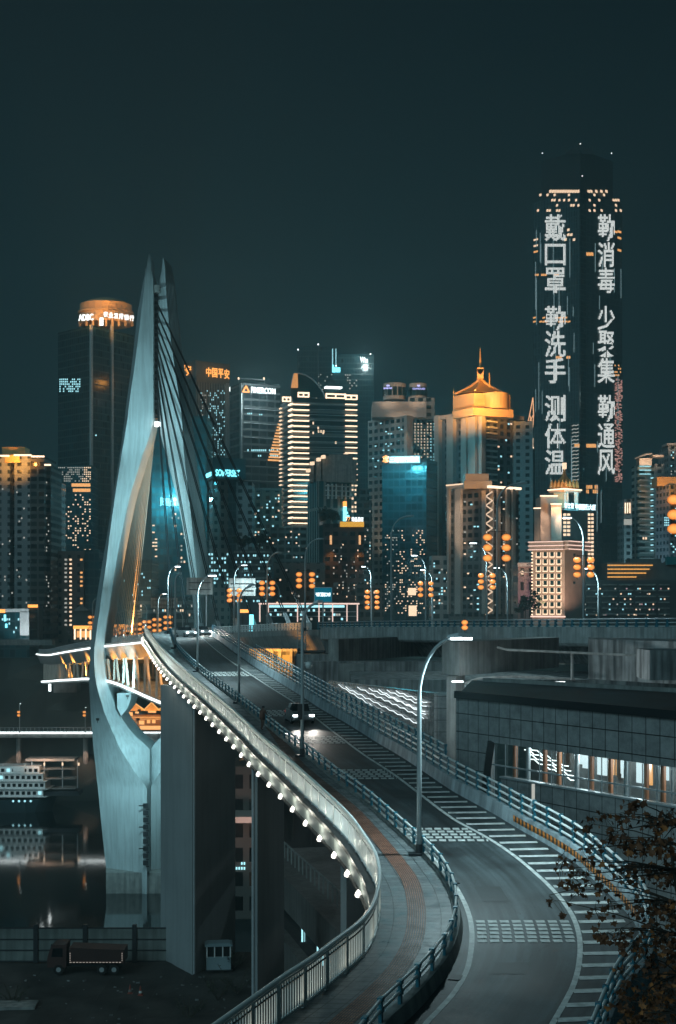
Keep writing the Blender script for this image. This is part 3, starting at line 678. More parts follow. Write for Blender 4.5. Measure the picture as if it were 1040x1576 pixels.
# pylon floodlights (upper fixtures level with the deck, lower ones added below it)
fl = [((XZ(196, 335), 335, -6.5), (XZ(205, 376), 372, 22), 120000, 50), ((XZ(300, 335), 335, -6.0), (XZ(290, 380), 376, 20), 110000, 46), ((XZ(222, 330), 330, -6.0), (XZ(240, 378), 374, 62), 230000, 34),
      ((XZ(214, 345), 345, -24.5), (XZ(180, 376), 372, -36), 40000, 90), ((XZ(196, 350), 350, -21.5), (XZ(158, 376), 372, -6), 34000, 90), ((XZ(212, 344), 344, -26.5), (XZ(190, 376), 371, -62), 20000, 90), ((XZ(150, 344), 344, -26.5), (XZ(172, 376), 371, -50), 8000, 90)]
for k, (a, t_, pw, ang) in enumerate(fl):
    mb = MB(); mb.box(a, (.7, .5, .5)); mb.bar((a[0], a[1], a[2]-.8), a, .12); mb.build('floodlight', M_dark, br)
    light('SPOT', (a[0], a[1]+.6, a[2]+.4), pw, (.50, .92, 1), target=t_, angle=ang, blend=.9, size=.5, parent=br, name='pylon_floodlight')

for px_, py_, Y_, pw_ in ((704, 1049, 143.5, 1500), (548, 1024, 202, 1800), (860, 1050, 137, 900)):  # first lamp sits at the column; the others are added to brighten the underside
    q = P(px_, py_, Y_); mb = MB(); mb.box(q, (1.1, .18, .14)); mb.build('underside_lamp', E_white, ov); light('POINT', (q[0], q[1]-1.2, q[2]-.4), pw_, (.85, .97, 1), size=.5, parent=ov, name='underside_fill')
# ================================================================= STREET LAMPS AND LANTERNS
M_pole = mat('lamp_pole_paint', (.38, .45, .47), .45, .2, var=.1)
M_lant = bpy.data.materials.new('lantern_silk'); M_lant.use_nodes = True; t = M_lant.node_tree; b = t.nodes['Principled BSDF']
b.inputs['Base Color'].default_value = (.6, .12, .02, 1); b.inputs['Emission Strength'].default_value = 1.0
lw = t.nodes.new('ShaderNodeLayerWeight'); lw.inputs[0].default_value = .55; cr = t.nodes.new('ShaderNodeValToRGB')
cr.color_ramp.elements[0].color = (1.3, .55, .13, 1); cr.color_ramp.elements[1].color = (.42, .07, .01, 1)
t.links.new(lw.outputs['Facing'], cr.inputs[0]); t.links.new(cr.outputs[0], b.inputs['Emission Color']); M_lant.cycles.emission_sampling = 'NONE'
M_lcap = mat('lantern_gold', (.35, .16, .03), .5)
ORD = ['first', 'second', 'third', 'fourth', 'fifth', 'sixth', 'seventh', 'eighth', 'ninth', 'tenth', 'eleventh', 'twelfth']
def street_lamp(bx, Y, zb, head, label, power=0, group=None, r=.13, facing=None, band=False):
    hx, hpy = head; root = empty('street_lamp', (XZ(bx, Y), Y, zb), label, 'street lamp', group)
    x0 = XZ(bx, Y); x1 = XZ(hx, Y); z1 = ZY(hpy, Y); w_ = x1-x0; rad = min(abs(w_)*1.2, 3.2)
    L = math.copysign(1, w_); pts = [Vector((x0, Y, zb)), Vector((x0, Y, (zb+z1-rad)/2)), Vector((x0, Y, z1-rad))]
    for i in range(1, 9):
        a = math.pi/2*i/8; pts.append(Vector((x0+(w_*.72)*(1-math.cos(a)), Y, z1-rad+rad*math.sin(a))))
    pts.append(Vector((x1-L*.35, Y, z1+.06)))
    mb = MB(); mb.tube(pts, [r]*2+[r*.85]+[r*.7]*9, 8); mb.build('pole', M_pole, root, smooth=True)
    mb = MB(); mb.box((x0, Y, zb+.05), (.95, .6, .12)); mb.tube([(x0, Y, zb), (x0, Y, zb+.5)], r*1.35, 8); mb.build('base', M_dark, root)
    hl = min(1.3, abs(w_)*.45); mb = MB()
    mb.loft([[(x1-L*hl*s, Y+a*ww, z1+b_*hh+.1*(1-s)) for a, b_ in ((-1, 0), (-.7, 1), (.7, 1), (1, 0))] for s, ww, hh in ((1, .1, .12), (.5, .2, .2), (-.1, .16, .1))]); mb.build('head', M_pole, root)
    if power:
        mb = MB(); mb.box((x1-L*hl*.35, Y, z1-.03), (hl*.95, .34, .1)); mb.build('lens', E_lamp, root)
        light('SPOT', (x1-L*.3, Y, z1-.25), power, (.66, .94, 1), target=(x1-L*.3+(facing or 0), Y, z1-10), angle=150, blend=.7, size=.15, parent=root)
    else:
        mb = MB(); mb.box((x1-L*hl*.35, Y, z1-.03), (hl*.9, .3, .06)); mb.build('lens', M_steel, root)
    return root
def lanterns(px, pys, Y, r, label, group='lanterns hanging from the street lamps', pole=None):
    z0 = ZY(pys[0], Y); x = XZ(px, Y); root = empty('lantern_string', (x, Y, z0), label, 'lantern string', group)
    for py in pys:
        z = ZY(py, Y); rr = r*Y/F; mb = MB()
        mb.lathe((x, Y, z), [(rr*.25, -rr*.72), (rr*.62, -rr*.6), (rr*.93, -.3*rr), (rr, 0), (rr*.93, .3*rr), (rr*.62, rr*.6), (rr*.25, rr*.72)], 14)
        o = mb.build('lantern', M_lant, root, smooth=True)
        mb = MB(); mb.lathe((x, Y, z), [(rr*.3, rr*.7), (rr*.3, rr*.85)], 8); mb.lathe((x, Y, z), [(rr*.28, -rr*.84), (rr*.3, -rr*.7)], 8); mb.build('lantern_cap', M_lcap, o)
    mb = MB(); mb.tube([(x, Y, ZY(pys[0], Y)+r*Y/F*1.3), (x, Y, ZY(pys[-1], Y)-r*Y/F*1.3)], .03, 5)
    if pole is not None: mb.bar((x, Y, ZY(pys[0], Y)+r*Y/F*1.2), (XZ(pole, Y), Y, ZY(pys[0], Y)+r*Y/F*1.2), .07)
    mb.build('hanger', M_dark, root)
    return root
rl = 'street lamps along the ramp walkway'
for i, (bx, by, hd, pw) in enumerate([(645, 1316, (722, 982), 5200), (465, 1164, (496, 929), 0), (367.5, 1082, (392, 903), 0), (304, 1034, (331, 886), 6000), (269.5, 998, (279, 884), 0)]):
    Y = Yof(by, WZ); street_lamp(bx, Y, h(Y)+WZ, hd, 'grey street lamp on the ramp walkway kerb, %s from the front, %s' % (ORD[i], 'lit' if pw else 'dark'), pw, rl, r=.115)
Y = 226; street_lamp(258, Y, h(Y)+WZ, (276, 872), 'grey street lamp at the crest of the ramp, bright head over the pylon gap', 9000, rl, r=.115)
# a camera dome on the second pole
Y = Yof(1164, WZ); root = empty('dome_camera', P(470, 1020, Y), 'white dome security camera on the second ramp lamp pole', 'security camera')
mb = MB(); mb.bar(P(466, 1020, Y), P(475, 1020, Y), .08); mb.build('arm', M_steel, root)
mb = MB(); mb.lathe(P(475, 1024, Y), [(.05, .25), (.2, .2), (.22, 0), (.17, -.18), (.05, -.24)], 12); mb.build('dome', M_white, root, smooth=True)
Y = 96; root = empty('signal_box', P(466, 1097, Y), 'small dark box strapped to the second ramp lamp pole', 'control box'); mb = MB(); mb.box(P(461.5, 1095, Yof(1164, WZ)), (.3, .3, 1.0)); mb.bar(P(461.5, 1088, Yof(1164, WZ)), P(466, 1088, Yof(1164, WZ)), .05); mb.build('housing', M_dark, root)
dg = 'street lamps on the bridge and overpass'
def deckz(Y): return lerp(DZ, Y)
LTP = 2.5
LT = [(469.5, 262, (497, 830), 0, [(460, 480), (884, 893, 902), 4.9], 'beside the blue road sign'),
      (602, 244, (636, 795), 0, None, 'tall and bare before the glass block with the cyan sign'),
      (411, 288, (432, 851), 0, [(403, 419), (897, 905.5, 914), 4.6], 'between the cable feet and the blue road sign'),
      (360, 300, (379, 870), 2500, [(353, 368), (909, 916.5, 924), 4.3], 'beside the right-hand sign back'),
      (765, 208, (810, 744), 0, [(750, 779), (827, 843, 859), 7.2], 'tallest, in front of the orange lattice tower'),
      (898, 184, (868, 797), 3000, [(888, 909), (862, 873, 884.5), 6.0], 'arching left over the cream hotel'),
      (571, 290, (557, 872), 2500, [(565, 580), (911, 919, 927, 935), 4.0], 'before the block with the yellow roof sign'),
      (655, 280, (634, 855), 3000, [(647, 663), (898, 907, 916), 4.2], 'arching left at the foot of the glass block'),
      (665, 300, (648, 877), 2500, None, 'shorter, just right of another below the glass block'),
      (749, 250, (724, 836), 3500, [(740, 758), (886, 895, 904), 4.8], 'arching left, bright, below the lattice tower'),
      (781, 300, (761, 874), 3000, None, 'shorter and bright, at the right foot of the lattice tower'),
      (921, 240, (898, 875), 3000, None, 'shorter, right of the cream hotel'),
      (430, 350, (417, 898), 0, None, 'small and curled, left of the blue road sign')]
for bx, Y, hd, pw, ln, lab in LT:
    street_lamp(bx, Y, deckz(Y)-.2, hd, 'overpass lamp, '+lab, pw*LTP, dg, r=.17)
    if ln:
        for k, px in enumerate(ln[0]): lanterns(px, ln[1], Y-.1, ln[2], '%s orange lantern string on the lamp %s' % (('left', 'right')[k], lab), pole=bx)
lanterns(1037, (769, 792, 814), 150, 10.5, 'large string of three orange lanterns cut off at the right border')
street_lamp(1050, 150, deckz(150), (1085, 700), 'street lamp just outside the right border that carries the large lanterns', 0, dg, r=.17)
lanterns(715, (958, 966), 200, 5.2, 'pair of orange lanterns hung low on the overpass rail')
# lamps with lanterns marching along the far span
for k, Y in enumerate([395, 408, 422, 438, 455, 474, 494]):
    for s, off in ((0, 1.2), (1, 22.5)):
        if s == 0 and Y > 400: continue
        p = dk(Y, off); px = CX+F*p.x/Y; top = HY-F*(p.z+12.5)/Y
        side = 'river side' if s == 0 else 'city side'
        street_lamp(px, Y, p.z, (px+(9 if s == 0 else -8), top), 'distant street lamp on the far span, %s, %s beyond the pylon' % (side, ORD[k]), 0, 'lamps on the far span', r=.15)
        for q, dx in ((0, -4), (1, 4)):
            pys = [HY-F*(p.z+zz)/Y for zz in (7.6, 6.1, 4.6)]
            lanterns(px+dx, pys, Y-.2, 3.4, 'small %s lantern string on the %s %s lamp beyond the pylon' % (('left', 'right')[q], ORD[k], side), group='lanterns on the far span', pole=px)
for (bx, Y, hd, pw) in [(243, 330, (255, 914), 2500), (181, 430, (190, 941), 0), (281, 385, (272, 942), 0)]:
    street_lamp(bx, Y, deckz(Y), hd, 'distant street lamp near the pylon, head at the %s' % {243: 'middle of the gap', 181: 'left leg', 281: 'right leg'}[bx], pw, 'lamps on the far span', r=.15)
# two big signs seen from behind, and more beyond
M_signb = mat('sign_back', (.6, .6, .58), .55, .3, var=.3, vscale=.8, stain=.4)
def sign_back(x0, x1, y0, y1, Y, post, label):
    root = empty('road_sign', (XZ(post, Y), Y, deckz(Y)), label, 'road sign')
    mb = MB(); c = P((x0+x1)/2, (y0+y1)/2, Y); W = (x1-x0)/F*Y; H = (y1-y0)/F*Y
    mb.box((c[0], Y, c[2]), (W, .12, H)); mb.build('panel', M_signb, root)
    for f in (.3, .7):
        mb = MB(); mb.bar((c[0]-W/2*.85, Y-.14, c[2]+H*(.5-f)), (c[0]+W/2*.85, Y-.14, c[2]+H*(.5-f)), .14, .16); mb.build('rib', M_dark, root)
    mb = MB(); mb.tube([(XZ(post, Y), Y+.25, deckz(Y)-.1), (XZ(post, Y), Y+.25, c[2]+H*.3)], .16, 8); mb.build('post', M_pole, root)
sign_back(287, 327, 889, 915, 305, 317, 'grey back of a wide road sign in front of the right pylon leg')
sign_back(352, 393, 890, 917, 305, 366, 'grey back of a wide road sign right of the pylon')
sign_back(199, 218, 939, 951, 420, 209, 'small pale road sign back beside the left pylon leg')
sign_back(232, 273, 920, 936, 400, 262, 'pale road sign back behind the lanterns in the pylon gap')
Y = 275; root = empty('blue_road_sign', (XZ(497, Y), Y, deckz(Y)), 'blue road sign with small white writing standing on the overpass', 'road sign')
mb = MB(); mb.box(P(497, 915.5, Y), (28/F*Y, .12, 23.5/F*Y)); pn = mb.build('panel', mat('sign_blue', (.01, .19, .30), .4), root)
pn.data.materials[0].node_tree.nodes['Principled BSDF'].inputs['Emission Color'].default_value = (.0, .25, .4, 1); pn.data.materials[0].node_tree.nodes['Principled BSDF'].inputs['Emission Strength'].default_value = .35
mb = MB(); a = P(485.5, 918, Y-.1); text_to(mb, '千厮门嘉陵江大桥', a, (1, 0, 0), (0, 0, 1), 23/F*Y, 6/F*Y, .01); mb.build('lettering', E_white, pn)
mb = MB(); W = 27/F*Y/2; Hh = 22.5/F*Y/2; c = P(497, 915.5, Y-.08)
for a, b_ in (((-W, -Hh), (W, -Hh)), ((W, -Hh), (W, Hh)), ((W, Hh), (-W, Hh)), ((-W, Hh), (-W, -Hh))): mb.bar((c[0]+a[0], c[1], c[2]+a[1]), (c[0]+b_[0], c[1], c[2]+b_[1]), .08)
mb.build('border', M_white, pn)
mb = MB(); mb.tube([(XZ(497, Y), Y+.3, deckz(Y)), (XZ(497, Y), Y+.3, ZY(912, Y))], .14, 8); mb.build('post', M_pole, root)
# ================================================================= VEHICLES
M_glass = mat('car_glass', (.01, .013, .016), .08)
M_tyre = mat('tyre', (.012, .012, .012), .85)
def car(name, loc, rz, body, label, hl=True, front=1):
    root = empty(name, loc, label, 'car', rz=rz); Lc, W = 4.5, 1.78
    def ring(x, zs): return [(x, -W/2*a, z) for a, z in zs]+[(x, W/2*a, z) for a, z in zs[::-1]]
    sec = [(-2.25, .42, .62, .7), (-2.15, .28, .95, .9), (-1.6, .22, 1.0, 1), (-.6, .2, 1.0, 1), (.8, .2, .98, 1), (1.6, .22, .88, .98), (2.1, .28, .74, .9), (2.25, .38, .58, .75)]
    mb = MB(); mb.loft([[(x, -W/2*k, z0), (x, -W/2*k, (z0+z1)/2), (x, -W/2*k*.93, z1), (x, W/2*k*.93, z1), (x, W/2*k, (z0+z1)/2), (x, W/2*k, z0)] for x, z0, z1, k in sec]); mb.build('body', body, root, local=True)
    mb = MB(); mb.loft([[(x, -wd, .93), (x+dx, -wd*.8, z1), (x+dx, wd*.8, z1), (x, wd, .93)] for x, dx, z1, wd in ((-1.95, .5, 1.0, .78), (-1.4, .1, 1.42, .8), (.2, .0, 1.44, .8), (1.15, -.3, 1.0, .8))]); mb.build('cabin', M_glass, root, local=True)
    for x in (-1.4, 1.4):
        for y in (-.8, .8):
            mb = MB(); mb.tube([(x, y-.1, .31), (x, y+.1, .31)], .31, 14); o = mb.build('wheel', M_tyre, root, local=True)
            mb = MB(); mb.tube([(x, y-.11, .31), (x, y+.11, .31)], .17, 10); mb.build('rim', M_steel, o, local=True)
    for y in (-.62, .62):
        mb = MB(); mb.loft([[(2.12, y-.2, .6), (2.12, y+.2, .6), (2.12, y+.2, .74), (2.12, y-.2, .74)], [(2.27, y-.16, .6), (2.27, y+.16, .6), (2.25, y+.16, .71), (2.25, y-.16, .71)]]); mb.build('headlight', E_lamp if hl else M_glass, root, local=True)
        mb = MB(); mb.box((-2.22, y, .72), (.08, .36, .14)); mb.build('tail_light', emis('tail_light', (1, .06, .03), .8), root, local=True)
        if hl:
            d = bpy.data.lights.new('headlight_beam', 'SPOT'); d.energy = 650; d.color = (1, .93, .84); d.spot_size = R(46); d.spot_blend = 1; d.shadow_soft_size = .08
            o = bpy.data.objects.new('headlight_beam', d); col.objects.link(o); o.location = (2.35, y, .66); o.rotation_euler = Vector((1, 0, -.11)).to_track_quat('-Z', 'Y').to_euler(); setparent(o, root)
    return root
M_silver = mat('car_silver', (.32, .33, .34), .3, .6); M_carw = mat('car_white', (.6, .6, .6), .3)
Y = Yof(1112); xl = lerp(LR, Y); dx = (lerp(LR, Y-2)-lerp(LR, Y+2)); car('car', (xl-1.7, Y, h(Y)+.02), math.atan2(-4, dx), M_silver, 'silver car driving down the ramp with both headlights on')
Y = 222; car('car', (XZ(286, Y), Y, h(Y)+.02), R(-62), M_carw, 'white car coming over the crest of the ramp, headlights on')
Y = 236; car('car', (XZ(312, Y), Y, h(Y)+.02), R(-70), M_silver, 'silver car just behind the crest of the ramp')
# pedestrian leaning on the guard rail: one continuous skinned body
def person(loc, rz, coat, trouser, label, scale=1.0):
    root = empty('person', loc, label, 'person', rz=rz)
    V = {'hip': (0, 0, .92), 'waist': (0, .02, 1.08), 'chest': (0, .06, 1.3), 'neck': (0, .08, 1.47), 'head': (0, .11, 1.6), 'top': (0, .12, 1.7),
         'hl': (-.1, 0, .88), 'kl': (-.12, .1, .48), 'al': (-.12, .0, .08), 'tl': (-.12, .16, .04), 'hr': (.1, 0, .88), 'kr': (.12, -.04, .48), 'ar': (.12, -.2, .1), 'tr': (.12, -.06, .03),
         'sl': (-.19, .06, 1.4), 'el': (-.25, .18, 1.15), 'wl': (-.2, .4, 1.05), 'fl': (-.19, .5, 1.03), 'sr': (.19, .06, 1.4), 'er': (.26, .16, 1.15), 'wr': (.2, .38, 1.05), 'fr': (.19, .48, 1.03)}
    Ed = [('hip', 'waist'), ('waist', 'chest'), ('chest', 'neck'), ('neck', 'head'), ('head', 'top'), ('hip', 'hl'), ('hl', 'kl'), ('kl', 'al'), ('al', 'tl'), ('hip', 'hr'), ('hr', 'kr'), ('kr', 'ar'), ('ar', 'tr'), ('chest', 'sl'), ('sl', 'el'), ('el', 'wl'), ('wl', 'fl'), ('chest', 'sr'), ('sr', 'er'), ('er', 'wr'), ('wr', 'fr')]
    rad = {'hip': .16, 'waist': .14, 'chest': .17, 'neck': .06, 'head': .105, 'top': .07, 'hl': .1, 'kl': .065, 'al': .045, 'tl': .04, 'hr': .1, 'kr': .065, 'ar': .045, 'tr': .04, 'sl': .08, 'el': .055, 'wl': .035, 'fl': .035, 'sr': .08, 'er': .055, 'wr': .035, 'fr': .035}
    names = list(V); me = bpy.data.meshes.new('body'); me.from_pydata([Vector(V[n])*scale for n in names], [(names.index(a), names.index(b_)) for a, b_ in Ed], [])
    o = bpy.data.objects.new('body', me); col.objects.link(o); setparent(o, root)
    md = o.modifiers.new('skin', 'SKIN'); 
    for i, n in enumerate(names): me.skin_vertices[0].data[i].radius = (rad[n]*scale, rad[n]*scale)
    me.skin_vertices[0].data[0].use_root = True
    o.modifiers.new('sub', 'SUBSURF').levels = 1; o.modifiers['sub'].render_levels = 2; me.materials.append(coat)
    mb = MB(); mb.lathe((0, .1*scale, 1.6*scale), [(.06, -.02), (.118, .02), (.115, .08), (.08, .13), (.02, .15)], 12); mb.build('hair', M_dark, root, local=True, smooth=True)
    mb = MB(); mb.lathe((0, 0, .86*scale), [(.2, -.1), (.2, .15), (.19, .3), (.21, .5)], 10); mb.build('coat', coat, root, local=True, smooth=True)
Y = Yof(1123, WZ); q = pt(WR, Y, WZ, -.55); person(q, R(-40), mat('brown_coat', (.11, .055, .04), .8), M_dark, 'person in a brown coat leaning on the teal rail of the walkway')
# ================================================================= THE CITY
random.seed(11)
ZB = -21.0
SG = 6.0
class Bd:
    def __init__(s, name, label, xl, xc, xr, yt, Y, m, dl=25, dr=25, depth=30, zb=ZB, cat='building', group=None, body='wall', parent=None, yb=None):
        s.Y = Y; s.faces = {}
        if xc is None:
            A = px2(xl, Y); C = px2(xr, Y); s.foot = [A, C, (C[0], C[1]+depth), (A[0], A[1]+depth)]; s.faces['F'] = (A, C)
            c0 = ((A[0]+C[0])/2, Y)
        else:
            A = px2(xl, Y+dl); B_ = px2(xc, Y); C = px2(xr, Y+dr); D = (A[0]+C[0]-B_[0], A[1]+C[1]-B_[1]); s.foot = [A, B_, C, D]
            s.faces['L'] = (A, B_); s.faces['F'] = (B_, C); c0 = B_
        s.zt = ZY(yt, Y); s.zb = zb if yb is None else ZY(yb, Y)
        if parent is None: s.root = empty(name, (c0[0], c0[1], s.zb), label, cat, group)
        else: s.root = parent
        s.n = 0; s.stuff = MB(); s.nw = 0
        if m is not None:
            mb = MB(); mb.prism(s.foot, s.zb, s.zt, zb=ZB); s.wall = mb.build(body, m, s.root)
    def at(s, f, px, py, out=0.0):
        A, B_ = s.faces[f]; k = (px-CX)/F; dx, dy = B_[0]-A[0], B_[1]-A[1]
        t = (k*A[1]-A[0])/(dx-k*dy); L = math.hypot(dx, dy); n = Vector((dy/L, -dx/L, 0))
        x, y = A[0]+t*dx, A[1]+t*dy
        return Vector((x, y, -(py-HY)/F*y)) + n*out
    def fr(s, f):
        A, B_ = s.faces[f]; dx, dy = B_[0]-A[0], B_[1]-A[1]; L = math.hypot(dx, dy)
        return Vector((dx/L, dy/L, 0)), Vector((dy/L, -dx/L, 0))
    def fbox(s, mb, f, x0, y0, x1, y1, out=.4, inn=.2):
        """box on a facade between two pixels (upper left, lower right)"""
        a = s.at(f, x0, y0); b_ = s.at(f, x1, y0); zt = (a.z+b_.z)/2; zb_ = (s.at(f, x0, y1).z+s.at(f, x1, y1).z)/2
        xd, n = s.fr(f)
        ft = [a-n*inn, b_-n*inn, b_+n*out, a+n*out]
        mb.prism([(q.x, q.y) for q in ft], zb_, zt)
    def part(s, name, m, f, *rects, out=.4, inn=.2, parent=None):
        mb = MB()
        for r_ in rects: s.fbox(mb, f, *r_, out=out, inn=inn)
        return mb.build(name, m, parent or s.root)
    def parts(s, name, m, f, rects, out=.4, inn=.2):
        for r_ in rects: s.part(name, m, f, r_, out=out, inn=inn)
    def wins(s, f, x0, y0, x1, y1, nx, ny, p, m, fill=(.55, .5), mats=None):
        xd, n = s.fr(f); cell = {}
        for i in range(nx):
            for j in range(ny):
                if random.random() > p: continue
                px = x0+(x1-x0)*(i+.5)/nx; py = y0+(y1-y0)*(j+.5)/ny
                c = s.at(f, px, py, .06); e_ = s.at(f, px+(x1-x0)/nx*.5*fill[0], py); wd = (e_-s.at(f, px, py)).length*2
                hh = abs(y1-y0)/ny*fill[1]/F*c.y
                mm = m if mats is None else random.choice(mats)
                if s.nw < 60:
                    mb = MB(); a = math.atan2(xd.y, xd.x); mb.box((c.x, c.y, c.z), (wd, .2, hh), a); mb.build('window', mm, s.root)
                else:
                    s.stuff.box((c.x, c.y, c.z), (wd, .2, hh), math.atan2(xd.y, xd.x)); s.sm = mm
                s.nw += 1
    def done(s):
        if s.stuff.v: s.stuff.build('lit_windows', s.sm, s.root)['kind'] = 'stuff'
        return s
    def block(s, name, m, x0, x1, yt, yb_, dy=2, depth=20, out=None):
        Y = s.Y+dy; mb = MB(); A = px2(x0, Y); C = px2(x1, Y)
        mb.prism([A, C, (C[0], C[1]+depth), (A[0], A[1]+depth)], ZY(yb_, Y), ZY(yt, Y), zb=ZB); return mb.build(name, m, s.root)
    def sign(s, f, body, x0, y0, x1, y1, m, out=.5, frame=None, name='sign'):
        a = s.at(f, x0, y1, out); b_ = s.at(f, x1, y1, out); xd = b_-a; W = xd.length; H = (y1-y0)/F*((a.y+b_.y)/2)
        xd = Vector((xd.x, xd.y, 0)); mb = MB(); a = Vector((a.x, a.y, (a.z+b_.z)/2))
        text_to(mb, body, a, xd, (0, 0, 1), W, H, .25); return mb.build(name, m, s.root)
    def lamp(s, px, py, dY, tpx, tpy, tdY, pw, c, ang=60, name='facade_floodlight'):
        if name == 'sign_glow': return light('POINT', P(px, py, s.Y+dY), pw*(SG if c[0] < .9 else .8), c, size=2.0, parent=s.root, name=name)
        return light('SPOT', P(px, py, s.Y+dY), pw, c, target=P(tpx, tpy, s.Y+tdY), angle=ang, blend=.8, size=.6, parent=s.root, name=name)
ORG = (1, .40, .07); WRM = (1, .68, .45); CY = (.3, .85, 1)
W3 = [E_win_w, E_win_c, E_win_d]
M_roofd = mat('roof_concrete', (.10, .11, .11), .9, var=.3)
M_beige = mat('beige_stone', (.46, .43, .40), .8, var=.15, vscale=.1)
M_gold = mat('golden_roof', (.65, .42, .16), .45, .3, var=.1)
G_dark = facade('dark_curtain_wall', (.03, .06, .065), (.010, .032, .038), 1.8, 3.6, .86, .8, .006, es=.5, wrough=.35)
G_teal = facade('teal_curtain_wall', (.03, .08, .09), (.012, .07, .085), 2.2, 3.6, .85, .8, .03, es=.6, wrough=.35)
G_res = facade('residential_wall', (.27, .30, .31), (.02, .03, .035), 4.2, 3.1, .42, .5, .03, es=1.0)
G_resd = facade('balcony_wall', (.12, .115, .105), (.012, .016, .018), 3.2, 3.1, .75, .58, .05, es=.9)
G_tan = facade('tan_office_wall', (.20, .175, .16), (.02, .025, .028), 4.0, 3.6, .3, .42, .02, es=.9)
G_hotel = facade('pale_grid_wall', (.31, .34, .34), (.012, .03, .036), 4.0, 3.6, .62, .5, .02, es=.9)
G_mull = facade('mullion_wall', (.15, .165, .17), (.012, .02, .024), 1.6, 40, .4, 1, 0)
G_band = facade('banded_wall', (.16, .17, .165), (.008, .022, .027), 6, 3.6, 1, .62, 0, wrough=.4)
# --- 1 residential tower at the left border
b1 = Bd('residential_tower', 'pale residential tower at the left border with a glowing orange box on its roof', -40, None, 15, 700, 620, G_res, depth=30)
b1.block('wall', G_res, 22, 47, 701, 985, 0, 26); b1.block('wall', G_resd, 14, 23, 704, 985, 7, 20); b1.block('wall', G_resd, 46, 68, 702, 985, -2, 26); b1.block('wall', G_resd, 67, 78, 716, 985, 4, 24)
for x0, x1, yt in ((0, 14, 700), (21, 48, 699), (48, 68, 701), (68, 78, 714)):
    mb = MB(); mb.box(P((x0+x1)/2, yt+1.5, b1.Y-2.6), ((x1-x0)/F*b1.Y, .4, .7)); mb.build('cornice_light', E_warm, b1.root)
mb = MB(); 
b1.block('rooftop_box', M_gold, 3, 38, 688, 702, 8, 10); b1.block('rooftop_box', M_gold, 34, 50, 699, 704, 8, 8); b1.block('rooftop_box', M_gold, 7, 30, 700, 712, -1, 8)
b1.lamp(15, 712, -14, 18, 695, 8, 22000, ORG, 110); b1.lamp(40, 708, -12, 42, 700, 8, 7000, ORG, 100)
for x_ in range(48, 77, 3):   # balconies
    pass
b1.wins('F', 46, 720, 76, 960, 10, 48, .15, None, mats=W3); b1.wins('F', 2, 720, 46, 960, 12, 48, .05, None, mats=W3); b1.done()
b2 = Bd('slim_tower', 'slim pale tower squeezed between the left residential tower and the dark bank tower', 77, None, 89, 741, 700, G_res, depth=20)
b2.block('crown', M_beige, 78, 88, 738, 758, -1.5, 8); b2.lamp(83, 765, -10, 83, 745, 0, 6000, WRM, 60); b2.wins('F', 78, 770, 88, 960, 3, 40, .15, None, mats=W3); b2.done()
# --- 2 bank tower
b3 = Bd('bank_tower', 'dark glass bank tower left of the pylon with an orange crown and white rooftop characters', 89, 140, 206, 500, 760, G_dark, dl=22, dr=30, body='glass_wall')
b3.part('corner_fin', M_steel, 'F', (138, 500, 141, 860), out=.8); b3.part('corner_fin', M_steel, 'F', (170, 500, 173, 860), out=.8)
def drum(bd, name, m, cx, y0, y1, rpx, dY, n=24, prof=None):
    Y = bd.Y+dY; r = rpx/F*Y; z0 = ZY(y1, Y); z1 = ZY(y0, Y); mb = MB()
    mb.lathe((XZ(cx, Y), Y, 0), prof(r, z0, z1) if prof else [(r, z0), (r, z1)], n); return mb.build(name, m, bd.root)
M_crown = mat('crown_panel', (.55, .40, .24), .5)
drum(b3, 'crown_drum', M_crown, 163, 470, 500, 40, 26)
drum(b3, 'crown_dome', M_crown, 163, 461, 472, 34, 26, prof=lambda r, a, c: [(r, a), (r*.9, a+(c-a)*.6), (r*.5, c), (.5, c+.5)])
mb = MB()
for k in range(-4, 5):
    x_ = 163+k*10; yy = b3.Y+26-math.sqrt(max(0, (41**2-(k*10)**2)))/F*770; mb.tube([P(x_, 502, yy), P(x_, 484, yy)], .7, 6)
mb.build('arcade', M_crown, b3.root)
mb = MB(); Yd = b3.Y+26; r_ = 43/F*Yd
mb.lathe((XZ(163, Yd), Yd, 0), [(r_, ZY(484, Yd)), (r_, ZY(481, Yd))], 32); mb.build('crown_ring', M_crown, b3.root)
for px, ty in ((128, 475), (150, 470), (176, 470), (198, 478)): b3.lamp(px, 491, -16, px+(163-px)*.3, 480, 20, 26000, ORG, 64)
Yl = b3.Y-4; mb = MB()
text_to(mb, 'ADBC', P(121, 494, Yl+12), (1, -.3, .0), (0, 0, 1), 25/F*Yl, 10/F*Yl, .3); mb.build('rooftop_sign', E_white, b3.root)
for k, ch in enumerate('农业发展银行'):
    mb = MB(); text_to(mb, ch, P(159+k*8, 488+k*1.2, Yl), (1, .1, 0), (0, 0, 1), 7/F*Yl, 8.6/F*Yl, .3); mb.build('rooftop_sign', E_white, b3.root)
mb = MB(); mb.box(P(154.5, 495, Yl), (.8, .4, 4)); mb.box(P(157.5, 495, Yl), (.8, .4, 4)); mb.build('rooftop_sign', E_white, b3.root)
b3.wins('L', 91, 582, 124, 604, 12, 6, .65, E_win_c, fill=(.5, .6)); b3.wins('F', 142, 600, 170, 840, 8, 60, .004, E_win_c); b3.done()  # cyan patch on the left face: a reflection built as glowing cells
b3.part('lit_band', E_win_o, 'L', (112, 742, 138, 748), (110, 752, 139, 757), out=.1)  # orange reflection in the glass, built as glowing bands
b3b = Bd('glass_block', 'shorter dark glass block in front of the bank tower, speckled with lit offices and modelled glowing reflections', 88, None, 141, 716, 735, G_teal, depth=20, body='glass_wall')
